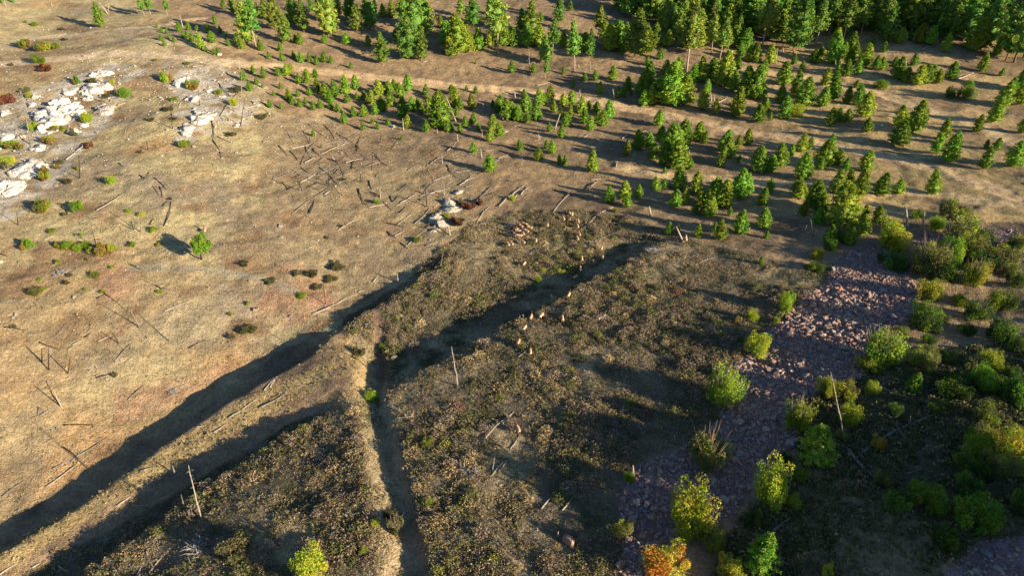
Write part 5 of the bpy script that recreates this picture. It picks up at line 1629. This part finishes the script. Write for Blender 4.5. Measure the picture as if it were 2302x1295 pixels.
# grey brush piles and uprooted root plates
for cr, x, y, w, lb in [('I', 1215, 1130, 150, 'tangled pile of grey branches in the bottom left brush'), ('J', 1335, 670, 140, 'bleached dead shrub on the bench right of the gully'), ('G', 1040, 490, 110, 'grey dead twigs on the brow of the brushy bench'),
                        ('I', 1060, 170, 55, 'grey uprooted stump above the long shadow'), ('E', 1122, 140, 36, 'forked root plate at the top of burnt snags'), ('E', 395, 640, 90, 'grey twiggy dead shrub on the left slope'), ('B', 620, 1190, 60, 'burnt root mass in the log tangle')]:
    p = at(*full(cr, x, y))
    d = p[1] * cp - (p[2] - CAMZ) * sp
    R = w / CR[cr][2] * d / F / 2
    acc = Acc()
    for i in range(46):
        a = rg.uniform(0, 6.28)
        st = np.array([rg.normal() * R * 0.35, rg.normal() * R * 0.35, 0.0])
        e = st + np.array([math.cos(a) * R * rg.uniform(0.4, 1), math.sin(a) * R * rg.uniform(0.4, 1), rg.uniform(0.02, 0.5) * R])
        V, Q, T = tube([st, (st + e) / 2 + [0, 0, 0.12 * R], e], [0.045, 0.03, 0.01], 4, False)
        acc.add(V, Q, None, np.array((0.05, 0.045, 0.04)) if 'burnt' in lb else np.array((0.38, 0.36, 0.34)) * rg.uniform(0.7, 1.1))
    link('brush_pile', acc.mesh('brush_pile', M_BARK), loc=p, label=lb, category='brush pile')


# ------------------------------------------------------------------ elk
def elk_mesh(pose, turn=0.0):
    """one continuous body grown over a skeleton; +Y is forward, metres"""
    v, e, r = [], [], []

    def add(co, rad, par=None):
        v.append(co)
        r.append(rad)
        if par is not None:
            e.append((par, len(v) - 1))
        return len(v) - 1
    pelvis = add((0, -0.62, 1.22), (0.27, 0.29))
    rump = add((0, -0.86, 1.2), (0.2, 0.22), pelvis)
    tail = add((0, -0.98, 1.13), (0.05, 0.06), rump)
    belly = add((0, -0.22, 1.12), (0.29, 0.31), pelvis)
    rib = add((0, 0.22, 1.10), (0.28, 0.33), belly)
    chest = add((0, 0.58, 1.15), (0.23, 0.30), rib)
    tx = math.sin(turn) * 0.35
    if pose == 'graze':
        n1 = add((tx * 0.3, 0.86, 1.08), (0.15, 0.19), chest)
        n2 = add((tx * 0.7, 1.12, 0.78), (0.11, 0.14), n1)
        hd = add((tx, 1.28, 0.46), (0.09, 0.11), n2)
        mz = add((tx * 1.1, 1.36, 0.22), (0.055, 0.065), hd)
    else:
        up = 0.12 if pose == 'walk' else 0.25
        n1 = add((tx * 0.2, 0.80, 1.34), (0.15, 0.20), chest)
        n2 = add((tx * 0.6, 1.00, 1.58 + up * 0.5), (0.11, 0.14), n1)
        hd = add((tx, 1.16, 1.74 + up), (0.10, 0.115), n2)
        mz = add((tx * 1.5, 1.46, 1.62 + up), (0.05, 0.06), hd)
    for sx_ in (-1, 1):
        ear = add((tx + sx_ * 0.11, v[hd][1] - 0.04, v[hd][2] + 0.1), (0.035, 0.025), hd)
        add((tx + sx_ * 0.22, v[hd][1] - 0.07, v[hd][2] + 0.16), (0.012, 0.01), ear)
    st = {'walk': (0.16, -0.14), 'stand': (0.03, -0.03), 'graze': (0.1, -0.05)}[pose]
    for sx_, k in ((-1, 0), (1, 1)):
        s0 = st[k]
        a1 = add((sx_ * 0.17, 0.52, 0.88), (0.11, 0.13), chest)
        a2 = add((sx_ * 0.16, 0.52 + s0, 0.55), (0.05, 0.06), a1)
        a3 = add((sx_ * 0.15, 0.52 + s0 * 1.7, 0.22), (0.033, 0.036), a2)
        add((sx_ * 0.15, 0.56 + s0 * 2.2, 0.02), (0.045, 0.055), a3)
        s1 = st[1 - k]
        b1 = add((sx_ * 0.17, -0.66, 0.92), (0.14, 0.17), pelvis)
        b2 = add((sx_ * 0.17, -0.56 + s1 * 0.6, 0.74), (0.08, 0.1), b1)
        b3 = add((sx_ * 0.16, -0.86 + s1, 0.5), (0.042, 0.05), b2)
        b4 = add((sx_ * 0.15, -0.80 + s1 * 1.4, 0.2), (0.033, 0.036), b3)
        add((sx_ * 0.15, -0.74 + s1 * 1.6, 0.02), (0.045, 0.055), b4)
    me = bpy.data.meshes.new('elk_skeleton')
    me.from_pydata(v, e, [])
    ob = bpy.data.objects.new('elk_skeleton', me)
    C.objects.link(ob)
    md = ob.modifiers.new('skin', 'SKIN')
    for i, sv in enumerate(me.skin_vertices[0].data):
        sv.radius = r[i]
    me.skin_vertices[0].data[0].use_root = True
    ss = ob.modifiers.new('sub', 'SUBSURF')
    ss.levels = 2
    ss.render_levels = 2
    dg = bpy.context.evaluated_depsgraph_get()
    out = bpy.data.meshes.new_from_object(ob.evaluated_get(dg))
    bpy.data.objects.remove(ob)
    n = len(out.vertices)
    co = np.empty(n * 3, np.float32)
    out.vertices.foreach_get('co', co)
    co = co.reshape(-1, 3)
    c = np.tile(np.array((0.56, 0.38, 0.23)), (n, 1))
    neck = sstep((co[:, 1] - 0.55) / 0.2)[:, None]
    c = c * (1 - neck) + np.array((0.13, 0.05, 0.03)) * neck
    legs = sstep((0.85 - co[:, 2]) / 0.2)[:, None] * (1 - neck)
    c = c * (1 - legs) + np.array((0.12, 0.07, 0.045)) * legs
    rp = (sstep((-0.80 - co[:, 1]) / 0.1) * (co[:, 2] > 0.85))[:, None]
    c = c * (1 - rp) + np.array((0.68, 0.52, 0.34)) * rp
    a = out.color_attributes.new('col', 'FLOAT_COLOR', 'POINT')
    a.data.foreach_set('color', np.c_[c, np.ones(n)].astype(np.float32).ravel())
    out.polygons.foreach_set('use_smooth', np.ones(len(out.polygons), bool))
    out.name = 'elk'
    out.materials.clear()
    out.materials.append(M_FUR)
    return out


EM = [elk_mesh('walk', 0.2), elk_mesh('stand', -0.4), elk_mesh('graze', 0.5), elk_mesh('stand', 0.6), elk_mesh('walk', -0.5)]
herd = []
hm = (1165, 502.5), (1179, 502), (1161.5, 511), (1163.7, 517.5), (1157, 525.4), (1176, 514.7), (1190, 511), (1183.7, 518), (1175, 523.5), (1167.6, 528), (1171, 507.5), (1186, 505.5)
for i, (a, b) in enumerate(hm):
    herd.append((a, b, [40, 55, 20, 70, 35, 60, 65, 50, 25, 80, 45, 30][i], 2 if i % 3 == 2 else i % 2, 'h'))
SING = [(1142, 548, 20, 1, 'paler elk, left of a pair under the tight cluster'), (1150, 546, 30, 0, 'elk, right of a pair under the tight cluster'), (1176, 542.5, 35, 0, 'elk just below the tight cluster, right of a pair'), (1205, 539, 0, 2, 'reddish small elk below the cluster, mostly hidden in brush'),
        (1280, 477, 10, 2, 'reddish elk, left of the topmost two of the herd'), (1286.5, 480, -10, 1, 'elk topmost of the herd, right of a pair'), (1267, 490, 10, 1, 'elk left and just below the topmost pair'), (1300, 496, 0, 0, 'elk upper of two in line under the topmost pair'),
        (1299, 507, 5, 3, 'elk lower of two in line under the topmost pair'), (1302.5, 525, 10, 1, 'elk in the upper file, third from its top'), (1298, 535, 10, 0, 'elk in the upper file, fourth from its top'), (1231, 504, 0, 2, 'lone elk between the tight cluster and the upper file'),
        (1340, 545, 15, 1, 'elk above the upper end of the dark band, by red brush'), (1352.6, 557, -10, 0, 'elk just above the dark band edge, rightmost file'), (1354.8, 578, -8, 1, 'elk standing in the dark band, highest one'), (1308, 581, 0, 3, 'elk at the sunlit lip left of the dark band'),
        (1305, 604, -5, 1, 'elk inside the dark band below the lip'), (1293.6, 621, -45, 0, 'elk walking right-up inside the dark band'), (1240, 665, 15, 2, 'elk with head low on the lower edge of the dark band'), (1279, 661, -20, 0, 'elk with raised dark neck at the band lower edge'),
        (1179, 591, -20, 2, 'orange elk alone in brush left of the dark band'), (1194, 711, -15, 1, 'elk leftmost of three abreast below the dark band'), (1217.5, 708, -30, 0, 'elk middle of three abreast below the dark band'), (1264.5, 715, 0, 3, 'elk rightmost of three abreast below the dark band'),
        (1180, 735, -25, 0, 'elk upper of two in the rear file'), (1166, 767, -20, 4, 'elk lower of two in the rear file'), (1192.5, 789, 0, 0, 'elk with narrow back, last but one of the herd'), (1165, 963, 15, 4, 'elk far behind the others beside a fallen pole'),
        (1542, 536, 0, 3, 'elk alone beside the leaning snag behind the bench'), (460, 516, 20, 1, 'elk alone on the left slope above the lone green tree')]
HORD = ['in its upper left corner', 'in its top middle', 'on its upper left side', 'on its left side, middle', 'at its lower left corner', 'in its centre', 'at its right end', 'at its right, lower', 'in its lower middle', 'lowest of all in it', 'in its centre, higher', 'at its upper right']
for i, (a, b, yaw, k, lab) in enumerate(herd + SING):
    # measured at the middle of the back, 1.2 m over the ground
    q = at(a, b, 0.62)
    o = link('elk', EM[k], loc=(q[0], q[1], q[2] - 0.01), category='elk', group='elk herd' if i < len(herd) + 28 else None)
    sc_ = random.uniform(0.5, 0.58)
    o.scale = (sc_ * 1.15, sc_, sc_)
    o.rotation_euler.z = math.radians(yaw)
    o['label'] = ('tan elk packed in the tight cluster, ' + HORD[i]) if lab == 'h' else lab
